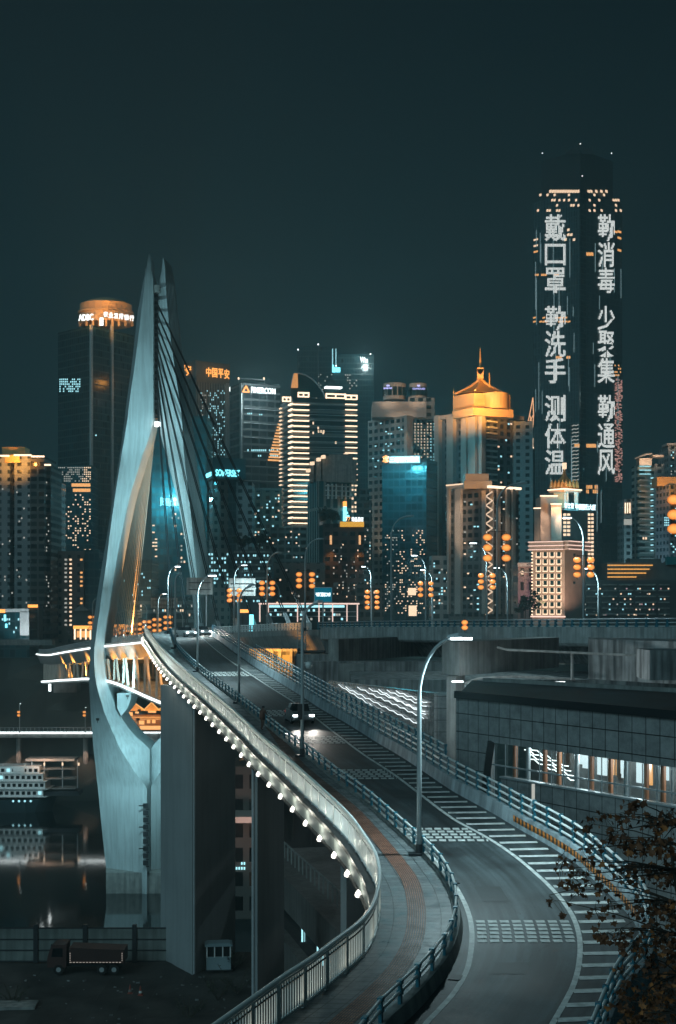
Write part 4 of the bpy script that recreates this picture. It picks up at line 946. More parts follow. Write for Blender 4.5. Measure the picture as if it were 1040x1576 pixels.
b3b.wins('F', 89, 718, 140, 742, 18, 7, .6, E_win_d, fill=(.6, .5)); b3b.part('lit_band', E_win_o, 'F', (110, 744, 139, 749), (112, 752, 139, 757), out=.15)  # pale speckles and orange bands are reflections built as glowing parts
b3b.wins('F', 89, 760, 140, 848, 14, 24, .22, None, mats=W3); b3b.done()
b4 = Bd('office_block', 'squat tan office block with three columns of lit windows left of the pylon', 85, None, 129, 848, 640, G_tan, depth=25)
for x_, p_, mm in ((101, .9, E_win_d), (108.5, .95, E_win_w), (125, .55, E_win_o)): b4.wins('F', x_-2, 858, x_+2, 965, 1, 16, p_, mm, fill=(.9, .42))
b4.block('wall', G_teal, 129, 152, 846, 985, 2, 20); b4.done()
b4c = Bd('gabled_hall', 'dark low hall with a pointed gable behind the left pylon leg', 112, None, 150, 938, 600, M_roofd, depth=20)
mb = MB(); mb.loft([[P(x_, y_, Yq) for x_, y_ in ((113, 940), (125, 930), (137, 940))] for Yq in (598, 618)]); mb.build('gable', M_conc, b4c.root)
b6 = Bd('shopping_pavilion', 'glassy shopping pavilion with a thick white frame at the left border', -20, None, 45, 938, 585, G_teal, depth=20)
b6.part('white_frame', M_white, 'F', (-20, 937, 45, 942), (31, 941, 45, 978), out=.8); b6.part('screen', E_cyan, 'F', (6, 946, 9, 956), (8, 960, 11, 966), out=.3)
b6.part('orange_sign', E_orange, 'F', (0, 938, 8, 943), out=1.2); b6.lamp(30, 985, -16, 34, 945, 0, 9000, (.85, .95, 1), 80); b6.wins('F', 2, 950, 30, 976, 8, 4, .3, E_win_c)
b6.done()
b6b = Bd('kiosk_roof', 'low roof with an orange sign band behind the white-framed pavilion', 42, None, 60, 932, 600, M_roofd, depth=8, cat='building'); b6b.part('orange_sign', E_orange, 'F', (43, 930.5, 58, 935), out=.6)
b7 = Bd('lit_pavilion', 'small pavilion outlined in warm light beside the left pylon leg', 113, None, 141, 965, 570, M_roofd, depth=8)
for x_ in (115, 124, 132, 139): b7.part('light_column', E_warm, 'F', (x_-1, 966, x_+1, 984), out=.4)
b7.part('eave_lights', E_orange, 'F', (113, 963, 141, 968), out=.7); b7.part('lit_room', E_win_o, 'F', (118, 971, 138, 981), out=.2)
b7b = Bd('lit_pavilion', 'small orange-lit pavilion showing through the pylon gap beside the left leg', 166, None, 192, 964, 560, M_roofd, depth=8)
for x_ in (168, 178, 190): b7b.part('light_column', E_white, 'F', (x_-.7, 968, x_+.7, 984), out=.4)
b7b.part('eave_lights', E_orange, 'F', (166, 961, 192, 966), out=.7)
# --- 3 behind and right of the pylon
b8 = Bd('glass_tower', 'teal glass tower seen through the pylon with a glowing cyan sign on its face', 233, None, 318, 640, 720, facade('aqua_curtain_wall', (.03, .09, .10), (.015, .13, .16), 2.0, 3.7, .8, .75, .05, es=.5, wrough=.3), depth=30, body='glass_wall')
mb = MB(); xx = 246
for k, ch in enumerate('贸易大厦'): text_to(mb, ch, b8.at('F', 246+k*8, 779, .6), (1, 0, 0), (0, 0, 1), 7.2/F*720, (13-k)/F*720, .3)
mb.build('sign', E_cyan, b8.root); b8.lamp(262, 768, -9, 262, 772, 0, 5000, CY, 150, 'sign_glow')
b8.wins('F', 234, 785, 242, 880, 2, 18, .45, E_win_w, fill=(.9, .4)); b8.wins('F', 263, 782, 286, 880, 5, 16, .25, None, mats=[E_win_w, E_win_d]); b8.done()
b9 = Bd('dark_block', 'dark block between the pylon legs with sparse cyan windows', 150, None, 234, 862, 690, G_teal, depth=25); b9.wins('F', 190, 875, 232, 940, 14, 12, .2, E_win_c); b9.done()
b9b = Bd('low_office', 'low office with pale horizontal bands in the pylon gap', 196, None, 312, 918, 600, G_band, depth=20); b9b.wins('F', 198, 922, 300, 950, 30, 4, .2, None, mats=W3); b9b.done()
b10 = Bd('insurance_tower', 'dark tower with fine white mullions and glowing orange characters along its top', 272, 302, 353, 558, 800, G_mull, dl=20, dr=12)
b10.part('top_band', M_roofd, 'F', (302, 558, 353, 590), out=.4); b10.part('top_band', M_roofd, 'L', (272, 558, 302, 585), out=.4)
for k, ch in enumerate('中国平安'): b10.sign('F', ch, 315.5+k*9.3, 566+k*1.0, 323.3+k*9.3, 580+k*1.2, E_orange, out=1)
for k, ch in enumerate('平安'): b10.sign('L', ch, 280.5+k*8.6, 563+k*.4, 288+k*8.6, 577+k*.4, E_orange, out=1)
b10.lamp(333, 573, -12, 333, 574, 0, 5000, ORG, 150, 'sign_glow'); b10.part('corner_strip', M_steel, 'F', (347, 590, 352, 740), out=.6)
b10.wins('F', 308, 600, 346, 735, 16, 40, .28, None, mats=[E_win_d, E_win_d, E_win_c], fill=(.35, .6)); b10.done()
b10c = Bd('spot_mast', 'white round lamp on a short mast between the two office towers', 354, None, 357, 600, 790, M_dark, depth=1, cat='lamp'); drum(b10c, 'lamp', E_white, 355.5, 596, 602, 2.6, -1)
b11 = Bd('office_tower', 'dark ribbed office tower with a long white rooftop sign and an orange triangle logo', 354, 374, 431, 588, 760, facade('ribbed_wall', (.07, .08, .085), (.012, .018, .022), 4.5, 3.8, .9, .7, .01, es=.8), dl=18, dr=10)
b11.part('side_fin', M_steel, 'L', (370, 590, 373, 790), out=.5)
mb = MB(); Yq = b11.Y
def tri_logo(bd, cx, cy, r, m, f='F'):
    c = bd.at(f, cx, cy, .8); xd, n = bd.fr(f); k = r/F*c.y; mb = MB(); up = Vector((0, 0, 1))
    pts = [(math.cos(math.pi/2+2*math.pi*j/3)*k*1.2, math.sin(math.pi/2+2*math.pi*j/3)*k*1.2) for j in range(3)]
    for j in range(3):
        a, b_ = pts[j], pts[(j+1) % 3]; mb.bar(c+xd*a[0]+up*a[1], c+xd*b_[0]+up*b_[1], k*.55, .5)
    return mb.build('logo', m, bd.root)
tri_logo(b11, 377.5, 600.5, 5.2, E_orange); b11.sign('F', 'FIMERCOM', 385, 597, 422, 606, E_white, out=1)
b11.lamp(400, 602, -14, 400, 603, 0, 5000, (.8, 1, 1), 150, 'sign_glow')
b11.wins('F', 380, 634, 388, 639, 3, 1, 1, E_win_c); b11.wins('F', 398, 636, 404, 640, 2, 1, 1, E_win_c); b11.wins('F', 380, 690, 428, 696, 16, 1, .8, E_win_c); b11.wins('F', 396, 699, 428, 704, 10, 1, .7, E_win_c)
mb = MB()
for j in range(13):
    y0 = 652+j*4.6; x0 = 427-j*1.25; b11.fbox(mb, 'F', x0, y0, 430.5, y0+2.4, .5)
mb.build('orange_reflection', E_win_o, b11.root)  # triangular orange reflection modelled as glowing bars
b11.parts('floor_band', M_steel, 'F', [(375, y_, 431, y_+.8) for y_ in range(630, 790, 22)], out=.4)
mb = MB(); mb.tube([P(367, 588, 770), P(367, 582, 770), P(407, 585, 770), P(407, 590, 770)], .25, 5); mb.build('roof_rail', M_steel, b11.root)
for x_ in (367, 406): drum(b11, 'beacon', E_warm, x_, 581, 584, 1.1, 6, 8)
b11.done()
b12 = Bd('residence_hotel', 'hotel tower under an overhanging dark roof with cyan lettering along its edge', 322, 327, 352, 738, 640, facade('hotel_wall', (.33, .33, .31), (.012, .04, .045), 3.6, 3.4, .45, .45, .02), dl=10, dr=6)
b12.block('wall', G_res, 362, 388, 742, 905, 3, 18); b12.block('glass_core', G_dark, 351, 363, 738, 905, 2, 14)
mb = MB(); mb.prism([px2(318, 648), px2(327, 634), px2(378, 640), px2(369, 660)], ZY(738, 640), ZY(706, 640)); mb.build('overhanging_roof', mat('roof_cladding', (.02, .07, .08), .5), b12.root)
b12.faces['S'] = (px2(327, 634), px2(378, 640)); b12.faces['T'] = (px2(318, 648), px2(327, 634))
b12.sign('S', 'SOMERSET', 331, 723, 368, 733.5, E_cyan, out=.5); b12.part('sign_end', E_cyan, 'T', (318, 728, 325, 734), out=.4)
mb = MB()
for j in range(26): b12.fbox(mb, 'F', 352.5+(j % 3)*.8, 745+j*5.6, 354+(j % 3)*.8, 748+j*5.6, .7)
mb.build('lit_strip', E_win_c, b12.root); b12.wins('F', 320, 850, 352, 900, 8, 8, .35, E_win_c); b12.done()
b13 = Bd('apartment_block', 'tan apartment block with small dark windows right of the tower with cyan roof lettering', 390, None, 433, 753, 670, facade('tan_apartment_wall', (.26, .235, .2), (.02, .022, .022), 4.2, 3.2, .4, .5, .05), depth=20)
b13.part('cornice', M_conc, 'F', (389, 751, 434, 755), out=.7); b13.parts('pilaster', M_conc, 'F', [(401, 756, 403, 850), (416, 756, 418, 850)], out=.6); b13.wins('F', 391, 760, 431, 845, 9, 18, .2, None, mats=[E_win_w, E_win_c]); b13.done()
b14 = Bd('terraced_podium', 'low terraced block with rows of cyan lit windows and roof planting', 361, None, 418, 846, 560, mat('podium_wall', (.09, .095, .1), .8), depth=20)
for j in range(8): b14.part('slab_band', M_conc, 'F', (360-(j > 2)*1, 848+j*10, 418, 851+j*10), out=.9)
b14.wins('F', 362, 850, 416, 930, 20, 8, .45, E_win_c, fill=(.7, .3)); b14.done()
# 4 banded tower with the curved crown
b15 = Bd('banded_tower', 'tall tower wrapped in warm glowing floor bands under a curved sail-like crown', 432, 451, 549, 612, 700, G_band, dl=24, dr=8)
for j in range(23): 
    y_ = 622+j*8.3; mb = MB(); b15.fbox(mb, 'F', 451, y_, 475, y_+1.7, 1.0); mb.build('light_band', E_warm, b15.root)
    mb = MB(); b15.fbox(mb, 'L', 446, y_-.4, 451, y_+1.5, 1.0); mb.build('light_band', E_warm, b15.root)
for j in range(16):
    y_ = 622+j*8.3; mb = MB(); b15.fbox(mb, 'F', 531, y_, 549, y_+1.4, 1.0); mb.build('light_band', E_warm, b15.root)
b15.parts('floor_line', M_steel, 'F', [(475, 622+j*8.3, 531, 622.7+j*8.3) for j in range(23)], out=.3)
mb = MB()
for j in range(34): b15.fbox(mb, 'L', 431.5, 628+j*6.2, 434, 629.6+j*6.2, .8)
mb.build('edge_light', E_win_w, b15.root)
crown = [(447, 612), (448, 596), (450, 584), (452, 575), (460, 574.5), (470, 577), (480, 583), (490, 593), (497, 604), (500, 612)]
mb = MB(); mb.loft([[P(x_, y_, Yq) for x_, y_ in crown] for Yq in (703, 722)]); mb.build('sail_crown', mat('crown_glass', (.01, .035, .04), .2), b15.root)
mb = MB(); mb.tube([P(x_, y_, 702.6) for x_, y_ in crown[1:]], .35, 6); mb.build('crown_rim', M_steel, b15.root)
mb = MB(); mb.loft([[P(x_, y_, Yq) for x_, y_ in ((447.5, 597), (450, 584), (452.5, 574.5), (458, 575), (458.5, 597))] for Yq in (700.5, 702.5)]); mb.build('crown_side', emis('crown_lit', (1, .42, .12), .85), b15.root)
for x0, x1, y0 in ((434, 447, 611), (458, 475, 604), (501, 531, 606), (531, 549, 608)):
    mb = MB(); 
    for a_, b_, c_, d_ in ((x0, y0, x1, y0+1.8), (x0, y0+6, x1, y0+7.4), (x0, y0, x0+1.2, y0+7.4), (x1-1.2, y0, x1, y0+7.4), ((x0+x1)/2-.6, y0, (x0+x1)/2+.6, y0+7)): b15.fbox(mb, 'F', a_, b_, c_, d_, 1.2)
    mb.build('roof_frame', E_warm, b15.root)
b15.part('roof_canopy', E_white, 'F', (499, 596, 524, 598.5), out=3); b15.part('roof_cabin', G_dark, 'F', (501, 598, 520, 607), out=0, inn=8)
b15.wins('F', 488, 660, 500, 668, 3, 1, 1, E_win_w); b15.wins('F', 476, 640, 530, 790, 14, 20, .05, E_win_w); b15.done()
b16 = Bd('misty_tower', 'dim dark skyscraper far behind with a white sign at its top right corner', 458, None, 512, 534, 980, G_dark, depth=30, body='glass_wall')
b16.block('wall', G_dark, 512, 575, 545, 985, 6, 28)
mb = MB()
for x_, yt in ((458.5, 539), (489, 530)): mb.tube([P(x_, 600, 975), P(x_, yt, 975)], .35, 5)
mb.build('mast', M_dark, b16.root)
for x_, yt in ((458.5, 538), (489.5, 530), (517, 563), (570, 545)): drum(b16, 'beacon', E_white, x_, yt-1, yt+1, 1, -6, 8)
b16.part('lit_shaft', E_cyan, 'F', (511, 562, 514, 568), (511, 566, 523.5, 573), out=1.5); b16.part('shaft_edge', E_win_c, 'F', (511, 537, 512.4, 562), (516.2, 537, 517.4, 562), out=1)
b16.faces['S'] = (px2(548, 984), px2(580, 990)); b16.sign('S', 'Wanda', 553, 550, 573, 559, E_white, out=1); b16.lamp(563, 555, -8, 563, 556, 5, 4000, (.8, 1, 1), 150, 'sign_glow')
b16.wins('F', 458, 575, 512, 640, 16, 20, .12, E_win_d); b16.wins('F', 530, 575, 550, 600, 6, 6, .25, E_win_d); b16.done()
M_tealg = mat('teal_panel', (.01, .12, .13), .15)
b17 = Bd('stepped_tower', 'pale stepped tower with a large teal glass panel framed by a cross grid', 473, 489, 548, 740, 610, facade('pale_teal_wall', (.30, .33, .32), (.01, .09, .1), 3.2, 30, .62, .96, 0), dl=14, dr=8)
for x0, x1, yt in ((476, 486, 712), (483, 496, 706), (494, 506, 702), (506, 543, 699), (543, 549, 708)): b17.block('stepped_top', M_conc, x0, x1, yt, 742, 1.5, 12)
b17.part('glass_panel', M_tealg, 'F', (509, 704, 537, 745), out=1.2, inn=-.6)
b17.parts('grid_bar', M_white, 'F', [(500, 748, 545, 749.5), (500, 755, 545, 756.5), (500, 763, 545, 764)]+[(x_, 745, x_+1.4, 768) for x_ in (503, 509, 515, 524, 530, 537)], out=1.4)
for x_, y_ in ((479, 711), (489, 705), (496, 701), (531, 698), (473, 722)): b17.part('tip_light', E_win_w, 'F', (x_-2, y_, x_+1.5, y_+5), out=2)
mb = MB(); b17.fbox(mb, 'F', 527.5, 772, 531, 780, 1.5); mb.build('red_beacon', E_orange, b17.root)
mb = MB(); b17.fbox(mb, 'F', 527.8, 780, 530.7, 802, 1.4); b17.fbox(mb, 'F', 531, 788, 533, 791, 1.4); b17.fbox(mb, 'F', 532, 793, 535, 796, 1.4); mb.build('vertical_sign', E_cyan, b17.root)
b17.wins('F', 540, 712, 549, 790, 2, 12, .6, E_win_w); b17.done()
# 5 hotel with the round crown
b18 = Bd('hotel_tower', 'pale gridded hotel tower with a two-part drum crown and a lit column in its corner', 566, 622, 671, 640, 720, G_hotel, dl=20, dr=16)
b18.block('shoulder', M_beige, 573, 656, 618, 642, 5, 24); b18.block('shoulder', G_hotel, 628, 669, 612, 645, 8, 20)
drum(b18, 'crown_drum', M_beige, 607, 591, 616, 17.5, 18); drum(b18, 'crown_drum', M_beige, 643, 591, 616, 13.5, 14)
mb = MB()
for cx_, rr_ in ((607, 17.7), (643, 13.7)):
    for k in range(7):
        a = -math.pi*(k+.5)/7; Y = 720+(18 if cx_ == 607 else 14); r = rr_/F*Y; mb.box((XZ(cx_, Y)+r*math.cos(a), Y+r*math.sin(a), ZY(604, Y)), (2.0, .5, 4.2), a+math.pi/2)
mb.build('crown_windows', G_dark, b18.root)
b18.faces['S'] = (px2(589, 713), px2(608, 711)); b18.faces['T'] = (px2(632, 715), px2(655, 715)); E_violet = emis('violet_led', (.5, .5, 1), 1.8)
b18.sign('S', 'CROWNE PLAZA', 590.5, 596.5, 603.5, 599, E_violet, out=.4); b18.sign('T', 'CROWNE PLAZA', 634.5, 597, 654, 600, E_violet, out=.4)
for cx_ in (597, 644): drum(b18, 'logo', E_violet, cx_, 592.5, 594.5, 2.4, -8, 10)
b18.lamp(598, 620, -4, 600, 604, 8, 2600, WRM, 100); b18.lamp(643, 620, -4, 643, 604, 6, 2600, WRM, 100)
for x_ in (601, 609, 617, 625, 634): b18.lamp(x_, 619, 1.0, x_, 645, 3, 900, WRM, 70)
b18.part('corner_column', M_beige, 'F', (622, 640, 632, 705), out=1.6); b18.lamp(627, 640, -6, 627, 690, -1, 5000, WRM, 40)
b18.wins('F', 636, 650, 670, 715, 7, 14, .75, E_win_w, fill=(.3, .3)); b18.wins('L', 568, 650, 620, 720, 13, 22, .06, None, mats=W3)
for x_ in (562, 572, 595, 602): b18.lamp(x_, 905, -20, x_+2, 860, -4, 16000, WRM, 40)
b18.done()
b19 = Bd('dark_glass_block', 'wide dark glass block in front of the hotel, cyan-lit from a rooftop sign', 588, 656, 673, 706, 640, facade('night_glass', (.03, .06, .07), (.015, .045, .055), 2.6, 3.4, .85, .75, .02, es=.4, wrough=.35), dl=6, dr=14, body='glass_wall')
b19.faces['S'] = (px2(588, 636), px2(660, 632))
mb = MB(); b19.fbox(mb, 'S', 599, 702, 646, 712.5, .2, .2); mb.build('sign_board', emis('sign_board_glow', (.55, .85, .95), 1.1), b19.root)
b19.sign('S', '三峡银行重庆', 600, 703, 645, 711.5, emis('sign_white', (1, .95, .9), 2.2), out=.5); mb = MB(); c = b19.at('S', 594, 707, .6)
mb.lathe((c.x, c.y, c.z), [(.2, -1.5), (1.5, -1.0), (1.0, 0), (1.5, 1.0), (.3, 1.6)], 10); mb.build('logo', E_orange, b19.root)
b19.lamp(612, 709, -13, 612, 730, 0, 4200, (.12, .8, 1), 150, 'sign_glow'); b19.lamp(636, 709, -13, 636, 726, 0, 3400, (.12, .8, 1), 150, 'sign_glow')
b19.wins('L', 592, 815, 654, 945, 22, 36, .2, None, mats=[E_win_d, E_win_d, E_win_w, E_win_d], fill=(.6, .45)); b19.part('lit_shop', E_win_w, 'L', (628, 905, 640, 916), (629, 932, 641, 948), out=.3); b19.done()
b19b = Bd('theatre_block', 'dark block with a yellow roof sign and two glowing wall lamps', 497, None, 560, 806, 600, facade('brown_grid_wall', (.07, .05, .045), (.012, .014, .014), 3.4, 3.4, .6, .5, .1, es=.7), depth=22)
b19b.part('yellow_roof_band', emis('yellow_band', (1, .5, .05), .9), 'F', (523, 803, 560, 811), out=1.0)
b19b.sign('F', '77', 532, 796, 539, 802, E_orange, out=1.2); b19b.sign('F', '精品酒店', 541, 796, 559, 803, E_white, out=1.2)
for x_ in (509, 553.5):
    b19b.part('wall_lamp', emis('amber_tube', (1, .55, .25), 1.1), 'F', (x_-1.6, 824, x_+1.6, 838), out=.6); b19b.lamp(x_, 838, -3, x_, 870, 0, 3500, ORG, 60)
b19b.wins('F', 512, 836, 552, 925, 14, 20, .12, None, mats=[E_win_d, E_win_w]); b19b.done()
# 6 tower with the golden tent roof
G_col = facade('fluted_wall', (.17, .18, .19), (.018, .025, .028), 4.6, 3.2, .5, .6, .015, es=.9)
b20 = Bd('golden_roof_tower', 'broad apartment tower crowned by a glowing golden tent roof with a spire', 672, 735, 802, 640, 660, G_col, dl=22, dr=20)
for f, xs_ in (('L', ((673, 680), (692, 702), (714, 722))), ('F', ((736, 742),))):
    for x0, x1 in xs_:
        b20.part('column', M_beige, f, (x0, 640, x1, 945), out=2.0); b20.lamp((x0+x1)/2, 637, -5.5, (x0+x1)/2, 720, -2.5, 12000, WRM, 34)
b20.part('column', M_beige, 'L', (723, 638, 734, 945), out=1.2); b20.lamp(728, 637, -5, 728, 720, -2.5, 12000, ORG, 30)
for j in range(22): 
    mb = MB(); b20.fbox(mb, 'F', 748, 648+j*9, 762, 650.5+j*9, 1.5); mb.build('balcony', M_white, b20.root)
b20.part('cornice', M_beige, 'L', (671, 637, 735, 643), out=1.5); b20.part('cornice', M_beige, 'F', (735, 637, 803, 643), out=1.5)
mb = MB(); mb.prism([px2(696, 668), px2(728, 655), px2(790, 664), px2(758, 690)], ZY(642, 662), ZY(630, 662)); mb.build('roof_base', M_crown, b20.root)
mb = MB(); mb.prism([px2(697, 672), px2(729, 661), px2(785, 668), px2(750, 688)], ZY(631, 664), ZY(606, 664)); mb.build('roof_storey', M_crown, b20.root)
drum(b20, 'round_lantern_storey', M_crown, 762, 606, 630, 20, 6)
def tent(mb, cx_, pts, ytop, ybot, Yc, curve=.55):
    c = P(cx_, ytop, Yc); rings = []
    for k in range(8):
        t = k/7; s_ = t**(1/curve) if False else t; zz = c[2]+(ZY(ybot, Yc)-c[2])*(t**.62); rings.append([(c[0]+(q[0]-c[0])*max(t, .05), c[1]+(q[1]-c[1])*max(t, .05), zz) for q in pts])
    mb.loft(rings)
mb = MB(); tent(mb, 739, [px2(700, 672), px2(731, 661), px2(775, 668), px2(745, 688)], 580, 607, 672); mb.build('tent_roof', M_gold, b20.root)
mb = MB(); tops = P(739, 580, 672)
for q in (px2(700, 672), px2(731, 661), px2(775, 668)):
    mb.tube([(tops[0]+(q[0]-tops[0])*t_, tops[1]+(q[1]-tops[1])*t_-.3, tops[2]+(ZY(607, 672)-tops[2])*t_**.62+.2) for t_ in (.05, .15, .3, .5, .7, .85, 1)], .45, 6)
mb.build('roof_ridge', M_crown, b20.root)
mb = MB(); Yc = 672; mb.prism([px2(734, 668), px2(744, 668), px2(744, 675), px2(734, 675)], ZY(584, Yc), ZY(568, Yc)); mb.loft([[P(x_, y_, Yc-4) for x_, y_ in ((733, 568), (736, 574), (742, 574), (745, 568), (739, 577))], [P(x_, y_, Yc+3) for x_, y_ in ((733, 568), (736, 574), (742, 574), (745, 568), (739, 577))]]); mb.build('spire_base', M_crown, b20.root)
mb = MB(); mb.tube([P(739, 570, Yc), P(739, 552, Yc), P(739, 535, Yc)], [.7, .45, .12], 8); mb.build('spire', M_gold, b20.root)
mb = MB(); mb.tube([P(753, 596, Yc-6), P(753, 574, Yc-6)], [.4, .12], 6); mb.tube([P(698, 612, Yc-6), P(698, 597, Yc-6)], [.3, .1], 6); mb.build('finial', M_gold, b20.root)
for a_ in ((705, 634, -22, 715, 610, 8, 60000), (735, 640, -26, 738, 600, 8, 70000), (770, 636, -20, 765, 612, 8, 50000), (739, 600, -14, 739, 560, 12, 26000), (720, 600, -6, 730, 590, 10, 7000)): b20.lamp(*a_, ORG, 80)
b20.wins('F', 765, 650, 800, 850, 9, 40, .12, None, mats=W3); b20.wins('L', 685, 650, 712, 940, 5, 60, .03, None, mats=W3)
b20.block('wall', G_res, 790, 820, 648, 955, 12, 16); b20.done()
b21 = Bd('lattice_tower', 'apartment tower with a glowing zigzag lattice up its corner and uplit columns', 690, 744, 798, 752, 580, facade('dark_apartment_wall', (.13, .125, .12), (.014, .022, .026), 3.6, 3.1, .66, .55, .03, es=.8), dl=16, dr=12)
b21.block('roof_box', M_beige, 716, 752, 729, 742, 4, 10); b21.block('roof_box', M_beige, 714, 757, 740, 752, 3, 12); b21.part('cornice', M_beige, 'L', (690, 746, 722, 751), out=1.2); b21.part('cornice_light', E_warm, 'F', (750, 749, 799, 752.5), out=1.2); b21.part('cornice_light', E_win_w, 'L', (690, 745, 720, 747), out=1.4)
b21.lamp(734, 750, -14, 734, 734, 4, 9000, ORG, 90)
b21.parts('column', M_beige, 'F', [(x_, 753, x_+4, 945) for x_ in (753, 763, 777, 786)], out=1.2)
for x_ in (755, 765, 779, 788): b21.lamp(x_, 749, -3.2, x_, 775, -1, 2600, WRM, 60)
b21.parts('column', M_beige, 'L', [(691, 752, 694, 945), (703, 752, 712, 945)], out=1.2)
for x_ in (693, 708): b21.lamp(x_, 950, -7, x_, 860, 3, 42000, WRM, 24)
for x_, y_ in ((695, 747), (704, 747), (716, 752)): b21.lamp(x_, y_, -2, x_, 775, 4, 3000, WRM, 60)
mb = MB(); xd, n = b21.fr('F'); y_ = 757; k = 0
mb0 = MB()
while y_ < 945:
    a = b21.at('F', 743 if k % 2 else 753, y_, 1.6); c = b21.at('F', 753 if k % 2 else 743, y_+7, 1.6); mb0.bar(a, c, .42, .4); a2 = b21.at('F', 743 if k % 2 else 753, y_+7, 1.6); y_ += 7; k += 1
mb0.build('zigzag_lattice', emis('lattice_led', (1, .72, .5), 1.0), b21.root)
b21.parts('lattice_edge', M_beige, 'F', [(741.5, 755, 743, 945), (753.5, 755, 755, 945)], out=1.8)
b21.wins('F', 757, 760, 797, 940, 10, 50, .1, None, mats=W3); b21.wins('L', 713, 770, 738, 940, 5, 40, .1, None, mats=W3); b21.done()
b22 = Bd('spire_tower', 'slender teal tower with a lattice spike outlined in orange and dots of white light', 805, None, 823, 692, 700, facade('blue_fin_wall', (.02, .10, .12), (.005, .05, .06), 2, 60, .5, 1, 0), depth=20, body='glass_wall')
mb = MB(); tip = (820, 612)
L0 = [(810, 690), (809, 672), (811, 655), (815, 638), (820, 612)]; R0 = [(814, 690), (817, 672), (820, 655), (821, 638), (820, 612)]
for a, c in list(zip(L0, L0[1:]))+list(zip(R0, R0[1:]))+[(L0[i], R0[i+1]) for i in range(4)]+[(R0[i], L0[i+1]) for i in range(4)]: mb.bar(P(*a, 699), P(*c, 699), .4, .4)
mb.build('lattice_spike', emis('spike_led', (1, .5, .25), 1.2), b22.root)
b22.part('lit_ring', E_warm, 'F', (804, 688.5, 821, 690), (804, 674, 805, 690), (812, 674, 813, 690), (819, 674, 820, 690), out=.8)
mb = MB()
for j in range(36): b22.fbox(mb, 'F', 803.6, 697+j*6.8, 804.8, 698.4+j*6.8, .8)
mb.build('edge_dots', E_white, b22.root)
# 7 the giant tower with the LED characters
G_wfc = facade('fin_curtain_wall', (.10, .17, .19), (.008, .024, .03), 1.45, 4.2, .6, .93, 0, wrough=.3, grough=.12)
b23 = Bd('supertall_tower', 'enormous dark skyscraper showing huge white Chinese characters down two faces', 820, 893, 957.5, 292, 1000, G_wfc, dl=34, dr=34, body='glass_wall')
b23.part('chamfer', G_dark, 'F', (892, 292, 901, 868), out=.6)
mb = MB(); mb.prism([px2(833, 1028), px2(893, 1003), px2(943, 1028), px2(888, 1060)], ZY(292, 1000), ZY(236, 1010)); mb.build('setback_top', mat('top_cladding', (.02, .028, .032), .4), b23.root)
mb = MB(); mb.loft([[P(x_, y_, Yq) for x_, y_ in ((868, 237), (880, 228), (893, 223), (905, 228), (916, 237))] for Yq in (1004, 1050)]); mb.build('roof_ridge', M_dark, b23.root)
for x_, y_ in ((893, 221.5), (834.5, 236), (941, 236), (896, 271)): drum(b23, 'beacon', E_white, x_, y_-.9, y_+.5, .6, -4, 8)
E_led = emis('facade_led', (.95, 1, .97), 1.2)
def led_char(f, ch, x0, y0, x1, y1):
    """a huge character drawn by vertical light tubes on the facade: sampled from the glyph outline"""
    cu = bpy.data.curves.new('tmp', 'FONT'); cu.body = ch; cu.size = 1; cu.resolution_u = 2; cu.offset = .012
    ob = bpy.data.objects.new('tmp', cu); col.objects.link(ob); me = bpy.data.meshes.new_from_object(ob.evaluated_get(bpy.context.evaluated_depsgraph_get()))
    me.calc_loop_triangles(); V = [v.co for v in me.vertices]; T = [[V[i] for i in t_.vertices] for t_ in me.loop_triangles]
    xa = min(v.x for v in V); xb = max(v.x for v in V); ya_ = min(v.y for v in V); yb_ = max(v.y for v in V)
    if ch == '口': ya_ -= .06; yb_ += .06
    def ins(x, y):
        for a, b_, c in T:
            d1 = (x-b_.x)*(a.y-b_.y)-(a.x-b_.x)*(y-b_.y); d2 = (x-c.x)*(b_.y-c.y)-(b_.x-c.x)*(y-c.y); d3 = (x-a.x)*(c.y-a.y)-(c.x-a.x)*(y-a.y)
            if not ((d1 < 0 or d2 < 0 or d3 < 0) and (d1 > 0 or d2 > 0 or d3 > 0)): return True
        return False
    nx, ny = 17, 46; mb = MB(); xd, n = b23.fr(f)
    for i in range(nx):
        px = x0+(x1-x0)*(i+.5)/nx; run = None
        for j in range(ny+1):
            on = j < ny and any(ins(xa+(xb-xa)*(i+.5+q)/nx, yb_-(yb_-ya_)*(j+.5)/ny) for q in (-.12, .12))
            if on and run is None: run = j
            if not on and run is not None:
                a = b23.at(f, px, y0+(y1-y0)*run/ny, .5); c = b23.at(f, px, y0+(y1-y0)*j/ny, .5)
                mb.bar(a, c, (x1-x0)/nx/F*1000*.55, .4, up=tuple(n)); run = None
    bpy.data.objects.remove(ob); bpy.data.curves.remove(cu); bpy.data.meshes.remove(me)
    mb.build('led_character', E_led, b23.root)
for f, x0, x1, txt in (('L', 839, 871, '戴口罩 勤洗手 测体温'), ('F', 919, 945, '勤消毒 少聚集 勤通风')):
    ys_ = [(330, 371), (373, 411), (412, 451), None, (471, 508), (509, 550), (551, 590), None, (608, 649), (652, 690), (692, 731)]
    for ch, yy in zip(txt, ys_):
        if yy: led_char(f, ch, x0, yy[0], x1, yy[1])
